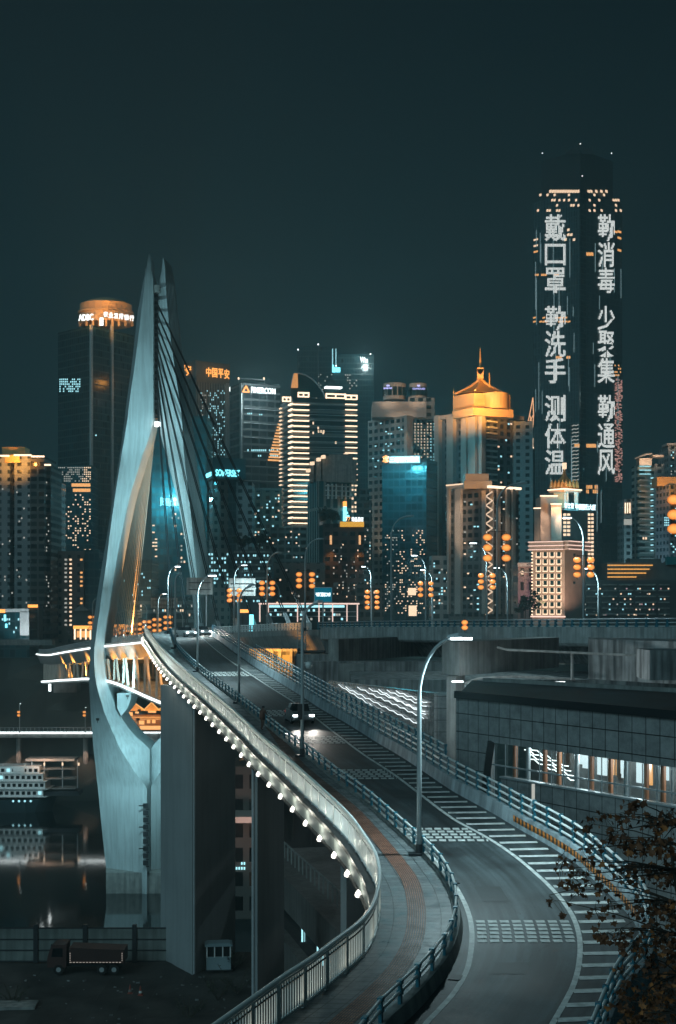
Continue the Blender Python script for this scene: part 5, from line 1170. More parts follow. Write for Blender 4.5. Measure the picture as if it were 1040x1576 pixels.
# thin vertical light lines and the lit offices
E_fin = emis('fin_led', (.45, .7, .75), .6); random.seed(4)
for k in range(40):
    f, a_, c_ = ('L', 822, 885) if k % 3 else ('F', 903, 955); x_ = random.uniform(a_, c_); y_ = random.uniform(330, 760); l_ = random.uniform(14, 90)
    mb = MB(); mb.bar(b23.at(f, x_, y_, .4), b23.at(f, x_, y_+l_, .4), .28, .3); mb.build('fin_light', E_fin, b23.root)
for x0, x1, y0, dy_ in ((841, 852, 300, -1.5), (856, 885, 291, -6), (852, 858, 301, -2), (858, 861, 303, 0)):
    pass
b23.wins('L', 845, 289, 892, 300, 12, 1, .9, E_win_w, fill=(.85, .4)); b23.wins('F', 896, 290, 935, 299, 10, 1, .7, E_win_w, fill=(.85, .45)); b23.wins('L', 826, 296, 892, 328, 18, 4, .3, E_win_w, fill=(.8, .45)); b23.wins('F', 898, 296, 957, 328, 16, 4, .3, E_win_w, fill=(.8, .45))
b23.wins('L', 868, 350, 890, 395, 5, 6, .3, E_win_w, fill=(.8, .5)); b23.wins('L', 821, 355, 828, 392, 1, 4, .8, E_win_w, fill=(.9, .3)); b23.wins('F', 944, 352, 956, 390, 2, 4, .6, E_win_w, fill=(.9, .35)); b23.wins('F', 893, 386, 913, 396, 5, 1, .8, E_win_w, fill=(.9, .5))
b23.wins('L', 823, 420, 860, 426, 12, 1, .8, E_win_c, fill=(.8, .5)); b23.wins('L', 820, 486, 878, 498, 12, 2, .4, E_win_c, fill=(.8, .4)); b23.wins('L', 852, 546, 878, 554, 8, 1, .8, E_win_c, fill=(.8, .5)); b23.wins('F', 898, 682, 917, 690, 6, 1, 1, E_win_c, fill=(.9, .7)); b23.wins('L', 884, 682, 892, 690, 2, 1, 1, E_win_c, fill=(.9, .7)); b23.wins('F', 945, 560, 956, 580, 4, 4, .6, E_win_c)
b23.wins('F', 898, 746, 920, 760, 8, 2, .9, E_win_o, fill=(.7, .8)); b23.done()
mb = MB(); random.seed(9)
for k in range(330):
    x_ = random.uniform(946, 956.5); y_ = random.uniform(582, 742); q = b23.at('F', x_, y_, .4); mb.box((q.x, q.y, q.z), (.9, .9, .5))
mb.build('reflected_sparkle', emis('pink_reflection_glow', (1, .5, .42), .6), b23.root)['kind'] = 'stuff'  # reflected lights modelled as tiny glowing boxes
# scroll-like lights below the left face
mb = MB()
for j in range(18):
    y_ = 655+j*5.6; mb.tube([b23.at('L', x_, y_+dy_, .6) for x_, dy_ in ((881, 1), (884, -.5), (888, 0), (891, -1.2))], .3, 5)
mb.build('scroll_lights', emis('scroll_led', (.8, .8, .72), .7), b23.root)
# 8 cream hotel
M_cream = mat('cream_stone', (.46, .37, .32), .8, var=.12, vscale=.3)
b24 = Bd('cream_hotel', 'cream classical hotel with glowing windowsills and a bright pink-white cornice', 819, 869, 899, 846, 520, M_cream, dl=6, dr=12)
b24.part('cornice', M_cream, 'L', (816, 833, 869, 847), out=1.4); b24.part('cornice', M_cream, 'F', (869, 833, 903, 847), out=1.4)
E_pink = emis('pink_cornice_led', (1, .68, .56), 1.5)
for f, x0, x1 in (('L', 815, 869), ('F', 869, 904)):
    for y_ in (833.5, 839.5, 845.5): b24.part('cornice_light', E_pink, f, (x0, y_, x1, y_+1.1), out=1.7)
for i in range(4):
    for j in range(9):
        x_ = 826+i*10.5; y_ = 850+j*11
        w_ = b24.part('window', G_dark, 'L', (x_, y_, x_+5.5, y_+6.5), out=.15)
        b24.part('sill', E_warm, 'L', (x_-.6, y_+6.8, x_+6.1, y_+7.7), out=.7, parent=w_); b24.part('reveal_light', E_win_w, 'L', (x_-1, y_, x_-.2, y_+6.5), (x_+5.7, y_, x_+6.5, y_+6.5), out=.4, parent=w_)
b24.part('base_light', E_pink, 'L', (818, 948, 870, 950), out=1.2); b24.parts('window', G_dark, 'F', [(882, 852, 885, 856), (882, 895, 885, 899)], out=.1)
b24.lamp(845, 955, -26, 845, 880, 0, 34000, WRM, 60); b24.lamp(885, 955, -12, 882, 900, 6, 9000, (1, .6, .45), 50); b24.lamp(870, 858, -20, 862, 838, 0, 4000, WRM, 90)
mb = MB()
for j in range(20): b24.fbox(mb, 'L', 818.6, 850+j*5, 819.8, 851.8+j*5, .6)
mb.build('edge_dots', E_warm, b24.root); b24.done()
b24b = Bd('stepped_cream_tower', 'stepped cream tower with a pointed scalloped roof and columned belvedere', 822, 834, 862, 783, 545, M_cream, dl=5, dr=4)
b24b.block('wall', M_cream, 832, 858, 764, 850, -2, 14); b24b.block('wall', M_cream, 848, 864, 776, 850, -5, 12); b24b.block('gallery', M_crown, 852, 868, 757, 782, 1, 10)
for x_, y_, py2_ in ((824, 788, 0), (833.5, 770, 0), (855, 768, 0), (862, 785, 0)):
    b24b.lamp(x_, y_-3, -9, x_+1, y_+40, -1, 6500, WRM, 46)
for x0, x1, yy in ((822, 832, 782), (832, 858, 763), (848, 864, 775.5)): b24b.block('parapet_light', E_warm, x0-.5, x1+.5, yy-.8, yy+.8, -6 if x0 == 848 else -3, 1.0)
b24b.lamp(860, 790, -12, 860, 768, 0, 5000, ORG, 80)
mb = MB()
for x_ in (869, 873, 885, 888): mb.tube([P(x_, 778, 546), P(x_, 757, 546)], .45, 6)
mb.build('belvedere_column', M_white, b24b.root)
mb = MB(); mb.prism([px2(844, 548), px2(868, 541), px2(894, 548), px2(868, 560)], ZY(758, 546), ZY(752, 546)); mb.build('eave', M_cream, b24b.root); b24b.faces['S'] = (px2(868, 540.6), px2(894, 547.6)); b24b.faces['T'] = (px2(844, 547.6), px2(868, 540.6))
b24b.part('eave_light', E_warm, 'S', (868, 752.5, 894, 754.2), out=.5); b24b.part('eave_light', E_warm, 'T', (844, 752.5, 868, 754.2), out=.5)
mb = MB(); tent(mb, 868, [px2(847, 548), px2(868, 542), px2(891, 548), px2(868, 558)], 722, 752, 549); mb.build('pointed_roof', M_gold, b24b.root)
mb = MB()
for k in range(8):
    x_ = 849+k*5.5; mb.lathe(P(x_, 748, 543+abs(x_-868)*.2), [(.05, 2.4), (.6, 1.2), (.85, 0), (.9, -.6)], 8)
mb.build('roof_scallop', M_gold, b24b.root)
for x_ in (852, 862, 874, 885): b24b.lamp(x_, 753, -8, 868, 744, 2, 900, ORG, 90)
mb = MB(); mb.box(P(868.5, 717, 549), (1.4, 1.2, 2.2)); mb.tube([P(868.5, 724, 549), P(868.5, 719, 549)], .25, 5); mb.build('roof_lantern', E_win_w, b24b.root)
b24b.part('sign_wall', G_dark, 'F', (866, 770, 868, 775), out=.2)
b24b.faces['U'] = (px2(866, 536), px2(918, 542)); b24b.sign('U', '喜来登', 867.5, 774.5, 882, 782.5, emis('sign_white2', (.7, .95, 1), 2.6), out=.3); b24b.sign('U', '中国银行大厦', 884.5, 776, 915.5, 785, emis('sign_white3', (.7, .95, 1), 2.6), out=.3)
mb = MB(); mb.bar(P(867, 784, 538), P(916, 787, 543), .4); mb.build('sign_rail', M_dark, b24b.root)
b24b.lamp(897, 780, -10, 900, 781, 4, 1500, (.2, .85, 1), 160, 'sign_glow')
b24c = Bd('window_strip_tower', 'dark tower with two strips of warm square windows behind the cream hotel', 862, None, 914, 785, 575, mat('dark_wall', (.04, .06, .065), .6), depth=12)
b24c.wins('F', 866, 789, 878, 826, 2, 6, 1, E_win_w, fill=(.75, .6)); b24c.wins('F', 904, 789, 914, 874, 2, 14, 1, E_win_w, fill=(.75, .6)); b24c.done()
b30 = Bd('pink_stone_block', 'low pink-lit stone block with tall windows left of the cream hotel', 797, None, 820, 868, 535, facade('pink_stone_wall', (.34, .26, .25), (.03, .03, .03), 3, 5, .4, .6, .05), depth=15)
b30.part('cornice', M_beige, 'F', (796, 866, 820, 872), (797, 880, 820, 882), out=1); b30.lamp(803, 955, -16, 805, 900, 0, 4500, (1, .4, .6), 60); b30.lamp(812, 880, -8, 812, 868, 0, 900, WRM, 90)
# 9 right hand low wide block and towers
b25 = Bd('long_low_block', 'long dark low block at the right with rows of small office windows', 882, None, 1062, 893, 560, mat('long_block_wall', (.05, .055, .06), .8), depth=30)
b25.block('wall', M_roofd, 934, 1062, 866, 895, 4, 24); b25.block('roof_hut', M_roofd, 970, 1017, 860, 868, 8, 10); b25.block('teal_billboard', mat('billboard_teal', (.01, .16, .18), .5), 1026, 1062, 857, 869, 2, 3)
for x0, x1 in ((884, 896), (902, 922), (926, 949), (953, 974), (978, 1009), (1013, 1030)):
    b25.parts('floor_band', M_conc, 'F', [(x0, 899+j*9, x1, 901+j*9) for j in range(6)], out=.6)
b25.wins('F', 884, 902, 1030, 950, 50, 6, .16, None, mats=[E_win_w, E_win_d, E_win_c, emis('pink_room', (1, .6, .65), .5)], fill=(.7, .25)); b25.done()
for j in range(5):
    x1 = (1004, 998, 992, 978, 962)[j]; b25.part('orange_light_row', E_orange, 'F', (935, 869+j*6, x1, 870.6+j*6), out=-2.5, inn=-1.6) if False else None
    mb = MB(); Yq = 562
    for x_ in range(935, x1, 5): mb.box(P(x_+2, 870+j*6, Yq), (1.05, .6, .42))
    mb.build('orange_light_row', emis('row_orange', (1, .45, .1), 1.2), b25.root)
b26 = Bd('residential_tower', 'pale blue-green residential tower with a curved glowing roof canopy near the right border', 972, 981, 1010, 716, 720, facade('aqua_res_wall', (.28, .36, .36), (.02, .06, .07), 9, 3.2, .62, .5, .02, u0=.3), dl=10, dr=6)
b26.block('wall', G_res, 1008, 1022, 714, 955, 3, 14)
for j in range(15): b26.part('balcony', M_white, 'F', (984, 738+j*8.6, 1004, 740.4+j*8.6), out=1.2)
mb = MB()
for j in range(14): b26.fbox(mb, 'F', 1001, 735+j*8.6, 1002.3, 736.6+j*8.6, 1.5)
for j in range(3):
    for x_ in range(984, 1002, 2): b26.fbox(mb, 'F', x_, 717+j*6, x_+1, 718.2+j*6, .4)
mb.build('light_dots', E_win_c, b26.root)
mb = MB(); arcp = [(977, 705), (985, 701), (995, 698), (1004, 697), (1004, 699), (995, 700.5), (985, 703.5), (977, 707)]; mb.loft([[P(x_, y_, Yq) for x_, y_ in arcp] for Yq in (712, 730)]); mb.build('roof_canopy', M_white, b26.root)
b26.block('roof_room', M_beige, 984, 1003, 705, 716, 0, 8); b26.block('roof_canopy', M_beige, 1005, 1022, 700, 703, 0, 10); b26.lamp(995, 718, -10, 995, 700, 0, 9000, WRM, 90); b26.lamp(1014, 712, -6, 1014, 701, 0, 1600, WRM, 90)
b26.lamp(992, 960, -70, 992, 830, 0, 60000, (.5, .9, 1), 40); b26.wins('F', 984, 825, 1000, 832, 4, 1, .5, E_win_w); b26.done()
b27 = Bd('residential_tower', 'tall residential tower cut by the right border above an orange-lit one', 1028, None, 1060, 686, 760, G_res, depth=24); b27.block('roof_canopy', M_beige, 1026, 1062, 682, 685, -2, 12); b27.lamp(1036, 692, -8, 1036, 684, 0, 1500, WRM, 90); b27.wins('F', 1029, 690, 1040, 740, 4, 12, .2, None, mats=W3); b27.done()
b28 = Bd('residential_tower', 'pale residential tower with an orange-lit crown at the right border', 1009, 1030, 1062, 746, 690, facade('lilac_res_wall', (.29, .29, .33), (.03, .06, .08), 3.6, 3.2, .5, .5, .06), dl=14, dr=8)
b28.block('crown', M_crown, 1011, 1058, 734, 748, 5, 12); b28.lamp(1018, 756, -16, 1020, 741, 2, 14000, ORG, 90); b28.lamp(1034, 756, -16, 1034, 741, 2, 12000, ORG, 90); b28.wins('L', 1022, 795, 1030, 810, 3, 4, .8, E_win_c); b28.wins('F', 1031, 760, 1045, 860, 4, 24, .15, E_win_c); b28.done()
b29 = Bd('slim_tower', 'slim tower with warm vertical lamps at its top right of the giant skyscraper', 960, None, 972.5, 768, 700, G_res, depth=16); b29.parts('light_column', E_warm, 'F', [(x_, 774, x_+1, 790) for x_ in (961.5, 965, 968.5)], out=.8); b29.part('lit_band', E_win_d, 'F', (960, 799, 972, 808), out=.3)
# 10 bus station frame on the far side of the bridge head
b31 = Bd('glass_station', 'long glass station hall with a pink-white glowing frame behind the bridge rail', 398, None, 553, 928, 330, mat('station_glass', (.02, .045, .05), .15), depth=14, zb=-9)
E_frame = emis('frame_led', (1, .72, .62), 1.1)
b31.part('roof_beam', E_frame, 'F', (398, 928, 553, 930.4), out=.8)
b31.part('inner_ceiling', E_win_c, 'F', (414, 931.5, 530, 935), out=.05)
b31.parts('frame_column', E_frame, 'F', [(x_, 930, x_+1.6, 957) for x_ in (399, 412, 457, 490, 511, 533, 549)], out=.7)
b31.parts('mullion', M_steel, 'F', [(414, 941, 548, 942), (414, 948, 548, 949)], out=.3); b31.wins('F', 414, 936, 532, 956, 30, 3, .3, None, mats=[E_win_c, E_win_d], fill=(.8, .5)); b31.done()
b32 = Bd('dark_block', 'dark office block with faint windows behind the station hall', 404, None, 500, 866, 590, G_tan, depth=20); b32.wins('F', 405, 870, 500, 930, 20, 12, .06, None, mats=W3); b32.done()
b33 = Bd('dark_block', 'dark low building behind the lanterns left of the glass block', 548, None, 590, 900, 575, G_resd, depth=16); b33.wins('F', 550, 903, 588, 950, 8, 8, .12, None, mats=W3); b33.done()
b34 = Bd('shop_sign_board', 'small cyan vertical signboard beside the cable feet', 383.5, None, 389.5, 946, 320, E_cyan, depth=1, zb=-6.5, cat='sign')
b35 = Bd('shop_sign_board', 'small orange horizontal signboard above the bridge rail near the cable feet', 366, None, 382, 938, 330, E_orange, depth=1, cat='sign', yb=943); b35.part('post', M_dark, 'F', (373, 943, 374, 968), out=-.2, inn=.6)
b36 = Bd('dark_block', 'mid-height dark block with scattered lit rooms below the glowing banded tower', 416, None, 476, 812, 655, G_resd, depth=18); b36.wins('F', 418, 816, 474, 930, 14, 26, .1, None, mats=W3); b36.done()
b37 = Bd('narrow_block', 'narrow pale block squeezed between the glass block and the lattice tower', 664, None, 692, 855, 600, G_hotel, depth=16); b37.wins('F', 666, 860, 690, 945, 6, 18, .15, None, mats=W3); b37.done()
b38 = Bd('dark_block', 'dark stepped block left of the hotel tower below its corner lights', 548, None, 572, 770, 690, G_resd, depth=16); b38.block('wall', G_resd, 553, 568, 752, 772, 2, 10); b38.wins('F', 549, 775, 571, 900, 6, 26, .1, None, mats=W3); b38.done()
# trees on roofs and quays
def leaf_tree(name, loc, H, W, label, m_leaf, trunk=True, n=420, seed=0, leaf=.5, group=None, cat='tree'):
    random.seed(seed); root = empty(name, loc, label, cat, group); x, y, z = loc
    mb = MB(); mb.tube([(x, y, z), (x+.1, y, z+H*.35), (x-.1, y, z+H*.7)], [H*.03, H*.022, H*.01], 6)
    cl = [(x+random.gauss(0, W*.28), y+random.gauss(0, W*.25), z+H*random.uniform(.4, .95), random.uniform(.14, .3)*W) for _ in range(9)]
    for c in cl: mb.bar((x, y, z+H*.35), c[:3], H*.01)
    mb.build('trunk', mat_bark, root)
    mb = MB()
    for k in range(n):
        c = random.choice(cl); d = Vector((random.gauss(0, 1), random.gauss(0, 1), random.gauss(0, .8))).normalized()*c[3]*random.uniform(.5, 1.1); p = Vector(c[:3])+d
        a = Vector((random.gauss(0, 1), random.gauss(0, 1), random.gauss(0, .6))).normalized()*leaf; b_ = a.cross(Vector((random.gauss(0, 1), random.gauss(0, 1), random.gauss(0, 1)))).normalized()*leaf*.6
        mb.quad(p-a, p-b_, p+a, p+b_)
    mb.build('crown', m_leaf, root); return root
mat_bark = mat('bark', (.05, .04, .03), .9)
M_leafd = mat('dark_foliage', (.03, .045, .025), .7, var=.4, vscale=.4)
k = 0
for (px, py, Y, H) in ((367, 846, 562, 5), (374, 846, 562, 4), (382, 846, 562, 5), (396, 846, 562, 5), (404, 846, 562, 6), (500, 806, 602, 6), (508, 806, 602, 5), (516, 806, 602, 5), (815, 952, 500, 9), (808, 952, 500, 7)):
    z = ZY(py, Y); leaf_tree('tree', (XZ(px, Y), Y, z), H, H*.9, 'dark round tree, %s from the left, on %s' % (ORD[k], 'the terraced podium' if py == 846 else 'the block with the yellow roof sign' if py == 806 else 'the quay beside the cream hotel'), M_leafd, n=160, seed=k, leaf=.7, group='dark trees among the buildings'); k += 1
# ================================================================= STATION, UNDERPASS, TUNNEL WALL (right side)
M_panel = tiles('station_panel', (.36, .37, .37), (.30, .31, .31), (.02, .022, .022), 1.2, 1.25, rough=(.4, .6), bumpd=.02, msize=.035)
st = Bd('station_building', 'long grey panelled station building right of the ramp with a strip of lit windows', 690, None, 1040, 1072, 104, None, zb=-20)
st.faces['F'] = (px2(690, 104), px2(1075, 82.5))
xd, n = st.fr('F'); A0 = Vector((*st.faces['F'][0], 0)); Lw = (Vector((*st.faces['F'][1], 0))-A0).length
def wpt(u, z, out=0): return A0+xd*u+n*out+Vector((0, 0, z))
def wall(name, m, u0, u1, z0, z1, out=0, parent=st.root, thick=.3, v0=-20):
    mb = MB(); a = wpt(u0, z0, out); b_ = wpt(u1, z0, out); c = wpt(u1, z1, out); d = wpt(u0, z1, out)
    mb.quad(a, b_, c, d, uv=[(u0, z0-v0), (u1, z0-v0), (u1, z1-v0), (u0, z1-v0)])
    q = [p-n*thick for p in (a, b_, c, d)]
    mb.quad(d, c, q[2], q[3]); mb.quad(a, q[0], q[1], b_); mb.quad(b_, q[1], q[2], c); mb.quad(a, d, q[3], q[0])
    return mb.build(name, m, parent)
ZT, ZA, ZBt = -6.4, -9.2, -11.4
uw = (st.at('F', 758, 1140)-Vector((*st.faces['F'][0], st.at('F', 758, 1140).z))).length
wall('wall_panels', M_panel, .95, Lw, ZA, ZT); wall('wall_panels', M_panel, .95, uw-.2, -20, ZA-.004); wall('lower_wall_panels', M_panel, uw+1.3, Lw, -20, ZBt, out=.25)
M_beam = mat('beam_dark', (.02, .024, .026), .5)
mb = MB(); mb.bar(wpt(uw, ZA+.05, .12), wpt(uw-1.0, -13.4, .12), .45, .5); mb.build('raking_post', M_beam, st.root)
wall('sill', M_steel, uw+1.3, Lw, ZBt+.003, ZBt+.12, out=.4, thick=.5)
mg = bpy.data.materials.new('window_glass'); mg.use_nodes = True; t = mg.node_tree; t.nodes.remove(t.nodes['Principled BSDF'])
tr = t.nodes.new('ShaderNodeBsdfTransparent'); tr.inputs[0].default_value = (.72, .8, .8, 1); gl = t.nodes.new('ShaderNodeBsdfGlossy'); gl.inputs['Roughness'].default_value = .06; gl.inputs[0].default_value = (.7, .8, .8, 1)
mx = t.nodes.new('ShaderNodeMixShader'); mx.inputs[0].default_value = .14; t.links.new(tr.outputs[0], mx.inputs[1]); t.links.new(gl.outputs[0], mx.inputs[2]); t.links.new(mx.outputs[0], t.nodes['Material Output'].inputs[0])
mb = MB(); mb.quad(wpt(uw-.8, ZBt-2, -.1), wpt(Lw, ZBt-2, -.1), wpt(Lw, ZA, -.1), wpt(uw-.8, ZA, -.1)); mb.build('window_glazing', mg, st.root)
wall('back_wall', mat('hall_wall', (.10, .11, .11), .5, var=.4, vscale=1), uw-3, Lw, -14, -8.6, out=-5, thick=.2)
wall('hall_floor', M_conc, uw-3, Lw, ZBt-2.2, ZBt-2.0, out=-.4, thick=4.6); wall('hall_ceiling', M_roofd, uw-3, Lw, ZA+.1, ZA+.25, out=-.4, thick=4.6)
M_wood = mat('copper_column', (.45, .18, .09), .45); random.seed(21)
u = uw+.6; k = 0
while u < Lw:
    mb = MB(); mb.tube([wpt(u, ZBt-2, -1.4), wpt(u, ZA+.1, -1.4)], .16, 10); mb.build('hall_column', M_wood if k % 3 != 1 else M_steel, st.root); u += 1.45+(k % 2)*.35; k += 1
for k in range(int((Lw-uw)/1.22)):
    mb = MB(); p = wpt(uw+1.2+k*1.22, 0, -.02); mb.bar(wpt(uw+.2+k*1.22, ZBt-1.6, -.02), wpt(uw+.2+k*1.22, ZA, -.02), .06, .06); mb.build('mullion', M_steel, st.root)
mb = MB(); mb.bar(wpt(uw-.6, ZBt+.75, .0), wpt(Lw, ZBt+.75, .0), .09, .09); mb.build('transom', M_steel, st.root)
E_panel = emis('light_panel', (.75, .92, .96), 1.3); u = uw+1.5; k = 0
while u < Lw-1:
    w_ = random.uniform(.35, .9); z1 = ZA-random.uniform(.1, .5); z0 = z1-random.uniform(.5, 1.6)
    if random.random() < .9: wall('light_panel', E_panel if k % 4 else E_win_o, u, u+w_, z0, z1, out=-4.6+random.random()*2, thick=.1)
    u += w_+random.uniform(.3, 1.1); k += 1
for j in range(4):   # wavy reflected streaks near the hall's left end, modelled as glowing tubes
    mb = MB(); mb.tube([wpt(uw+.3+i*.55, ZA-.25-j*.32-.12*i+.14*(i % 2), -2.2-j*.2) for i in range(10)], .035, 5); mb.build('hall_streak', E_white, st.root)
for u in (uw+2, uw+7, uw+12, uw+17): light('POINT', wpt(u, ZA-.5, -2.6), 340, (.8, .95, 1), size=.4, parent=st.root, name='hall_light')
M_rf = asphalt('station_roof', .07)
a, b_ = wpt(.95, ZT, -.01), wpt(Lw, ZT, -.01); mb = MB(); c = Vector((XZ(1100, 106), 106, ZT)); d = Vector((XZ(726, 126), 126, ZT))
mb.poly([a, b_, c, d]); mb.poly([p-Vector((0, 0, .5)) for p in (d, c, b_, a)]); mb.build('roof', M_rf, st.root)
mb = MB(); mb.bar(Vector((XZ(745, 124), 124, ZT+.15)), c+Vector((0, 0, .15)), .35, .3); mb.build('roof_kerb', M_conc, st.root)
mb = MB(); mb.bar(P(800, 1064, 112), P(935, 1077, 102), .12, .05); mb.build('roof_gutter', M_conc, st.root)
mb = MB(); mb.bar(wpt(.95, ZT+.18, 0), wpt(Lw, ZT+.18, 0), .4, .5); mb.build('coping', M_beam, st.root)
pw_ = Bd('portal_wall', 'pale panelled wall end beside the tunnel light streaks, behind the overpass column', 655, None, 735, 1069, 158, M_panel, depth=4, zb=-26, cat='wall')
# camera pole beside the wall
Y = 80; root = empty('signal_pole', P(820, 1270, Y), 'short grey bent pole standing behind the parapet rail before the station wall', 'pole')
mb = MB(); mb.tube([P(816, 1275, Y), P(816, 1242, Y), P(823, 1230, Y)], .11, 8); mb.build('post', M_steel, root); mb = MB(); mb.box(P(820.5, 1221, Y), (.16, .12, 1.0)); mb.build('lamp_tube', E_win_d, root)
# walls and decks under the overpass
un = Bd('service_wall', 'stained concrete wall in the shadow beneath the overpass', 470, None, 700, 1018, 214, M_concd, depth=3, zb=-40, cat='wall')
un2 = Bd('service_wall', 'lighter concrete abutment block standing on the wall beneath the overpass', 520, None, 560, 1022, 200, M_conc, depth=4, cat='wall', yb=1054)
un3 = Bd('lower_viaduct', 'dark lower viaduct deck running behind the station roof', 540, None, 1200, 1046, 176, M_concd, depth=22, cat='viaduct', yb=1064)
un4 = Bd('retaining_wall', 'concrete wall with a slanted top right of the overpass columns', 1000, None, 1120, 1001, 132, M_concd, depth=6, cat='wall', yb=1047)
# orange lit underpass below the bridge head
ob_ = Bd('lit_underpass', 'orange lit concrete portal under the bridge head right of the ramp crest', 383, None, 458, 999, 268, M_concd, depth=10, zb=-16)
ob_.parts('portal_column', M_conc, 'F', [(396, 1001, 402, 1040), (416, 1001, 421, 1040), (428, 1001, 433, 1040), (446, 1001, 450, 1040)], out=1.5)
ob_.part('lintel', M_conc, 'F', (383, 998, 458, 1002), out=2)
for x_ in (390, 408, 425, 441): ob_.lamp(x_, 1010, -5.5, x_, 1016, 0, 1600, ORG, 140)
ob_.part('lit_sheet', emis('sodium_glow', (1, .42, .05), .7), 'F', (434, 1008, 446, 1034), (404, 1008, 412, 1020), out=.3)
ob2 = Bd('ladder_frame', 'steel ladder frame and pipe beside the end of the overpass', 457, None, 482, 968, 262, None, cat='ladder', yb=1000)
mb = MB()
for x_ in (458, 470): mb.tube([P(x_, 962, 262), P(x_, 1000, 262)], .09, 5)
for y_ in range(966, 1000, 5): mb.tube([P(458, y_, 262), P(470, y_, 262)], .07, 5)
mb.build('rungs', M_steel, ob2.root); mb = MB(); mb.tube([P(455, 1046, 260), P(455, 1010, 260), P(459, 1004, 260), P(466, 1003, 260), P(500, 1003, 258)], .25, 8); mb.build('pipe', M_dark, ob2.root)
ob3 = Bd('dark_bank_wall', 'dark wall between the underpass and the overpass column', 456, None, 520, 1008, 240, M_concd, depth=4, zb=-30, cat='wall')
# tunnel side wall; wavy light streaks modelled as glowing zigzag tubes
tw = Bd('tunnel_wall', 'pale tunnel side wall with wavy white light streaks modelled as tubes', 515, None, 662, 1052, 150, None, cat='wall')
tw.faces['F'] = (px2(505, 168), px2(668, 110)); A0t = tw.faces['F']
mb = MB(); mb.quad((*A0t[0], -18), (*A0t[1], -18), (*A0t[1], -6.55), (*A0t[0], -8.6), uv=[(0, 0), (60, 0), (60, 11), (0, 9)]); mb.quad((*A0t[0], -8.6), (*A0t[1], -6.55), (A0t[1][0]+.5, A0t[1][1]+.3, -6.55), (A0t[0][0]+.5, A0t[0][1]+.3, -8.6)); mb.build('wall_panels', tiles('tunnel_panel', (.22, .23, .23), (.19, .20, .20), (.06, .06, .06), 2.4, 1.5, rough=(.15, .35), bumpd=.01), tw.root)
random.seed(2); E_streak = emis('streak_glow', (.85, .97, 1), 1.5)
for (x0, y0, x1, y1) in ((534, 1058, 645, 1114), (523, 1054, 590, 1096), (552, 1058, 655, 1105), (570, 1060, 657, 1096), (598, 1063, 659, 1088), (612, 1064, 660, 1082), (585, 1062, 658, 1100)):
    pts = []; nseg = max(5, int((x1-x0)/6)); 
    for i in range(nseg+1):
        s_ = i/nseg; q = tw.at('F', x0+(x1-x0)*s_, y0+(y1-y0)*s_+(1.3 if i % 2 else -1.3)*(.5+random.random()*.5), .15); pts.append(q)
    mb = MB(); mb.tube(pts, .035, 5); mb.build('light_streak', E_streak, tw.root)
# ================================================================= UNDER THE RAMP (left)
us = Bd('riverside_terrace', 'dark terraced building below the ramp with sloping parapets and a railed balcony', 400, None, 560, 1320, 140, None)
A1, B1 = px2(400, 152), px2(575, 104)
def us_slab(name, m, z0, z1, out=0, back=8):
    mb = MB(); d = Vector((B1[0]-A1[0], B1[1]-A1[1], 0)).normalized(); nn = Vector((d.y, -d.x, 0)); a = Vector((*A1, 0))+nn*out; b_ = Vector((*B1, 0))+nn*out
    ft = [(q.x, q.y) for q in (a, b_, b_-nn*(back+out), a-nn*(back+out))]; mb.prism(ft, z0, z1, zb=-40); return mb.build(name, m, us.root)
M_usw = mat('terrace_wall', (.13, .125, .12), .8, var=.25, vscale=.3, stain=.3)
us_slab('parapet', M_usw, -27.8, -24.9, .4); us_slab('window_band', mat('terrace_glass', (.012, .018, .022), .12), -30.6, -27.8, -.5); us_slab('lower_parapet', M_usw, -37.4, -30.6, .5)
mb = MB(); d = Vector((B1[0]-A1[0], B1[1]-A1[1], 0)); nn = Vector((d.y, -d.x, 0)).normalized()
for k in range(26): p = Vector((*A1, -25))+d*(k/26)-nn*1.5; mb.bar(p, p+Vector((0, 0, 1.6)), .13, .13)
mb.bar(Vector((*A1, -23.4))-nn*1.5, Vector((*B1, -23.4))-nn*1.5, .12, .12); mb.build('balcony_rail', M_conc, us.root)
for k, t_ in enumerate((.42, .56, .6)): 
    p = Vector((*A1, -29))+d*t_+nn*-.4; mb = MB(); mb.box(p, (.18, .1, 1.6), math.atan2(d.y, d.x)); mb.build('window_light', E_win_c, us.root)
ub = Bd('riverside_block', 'dark glazed block behind the second ramp pier with a lit pink soffit', 340, None, 396, 1180, 190, G_resd, depth=12, zb=-40)
ub.part('soffit', M_beige, 'F', (355, 1247, 392, 1256), out=6); ub.lamp(376, 1290, -12, 376, 1250, -2, 1500, (1, .6, .5), 90); ub.wins('F', 362, 1325, 378, 1340, 4, 2, .7, E_win_c)
ub2 = Bd('riverside_block', 'dark block with vertical frames under the ramp bend, right of the second pier', 432, None, 600, 1150, 165, mat('frame_wall', (.08, .08, .08), .7, var=.3), depth=10, zb=-40)
ub2.parts('vertical_frame', M_usw, 'F', [(449, 1190, 452, 1290), (478, 1240, 480, 1300), (522, 1300, 525, 1460)], out=.6)
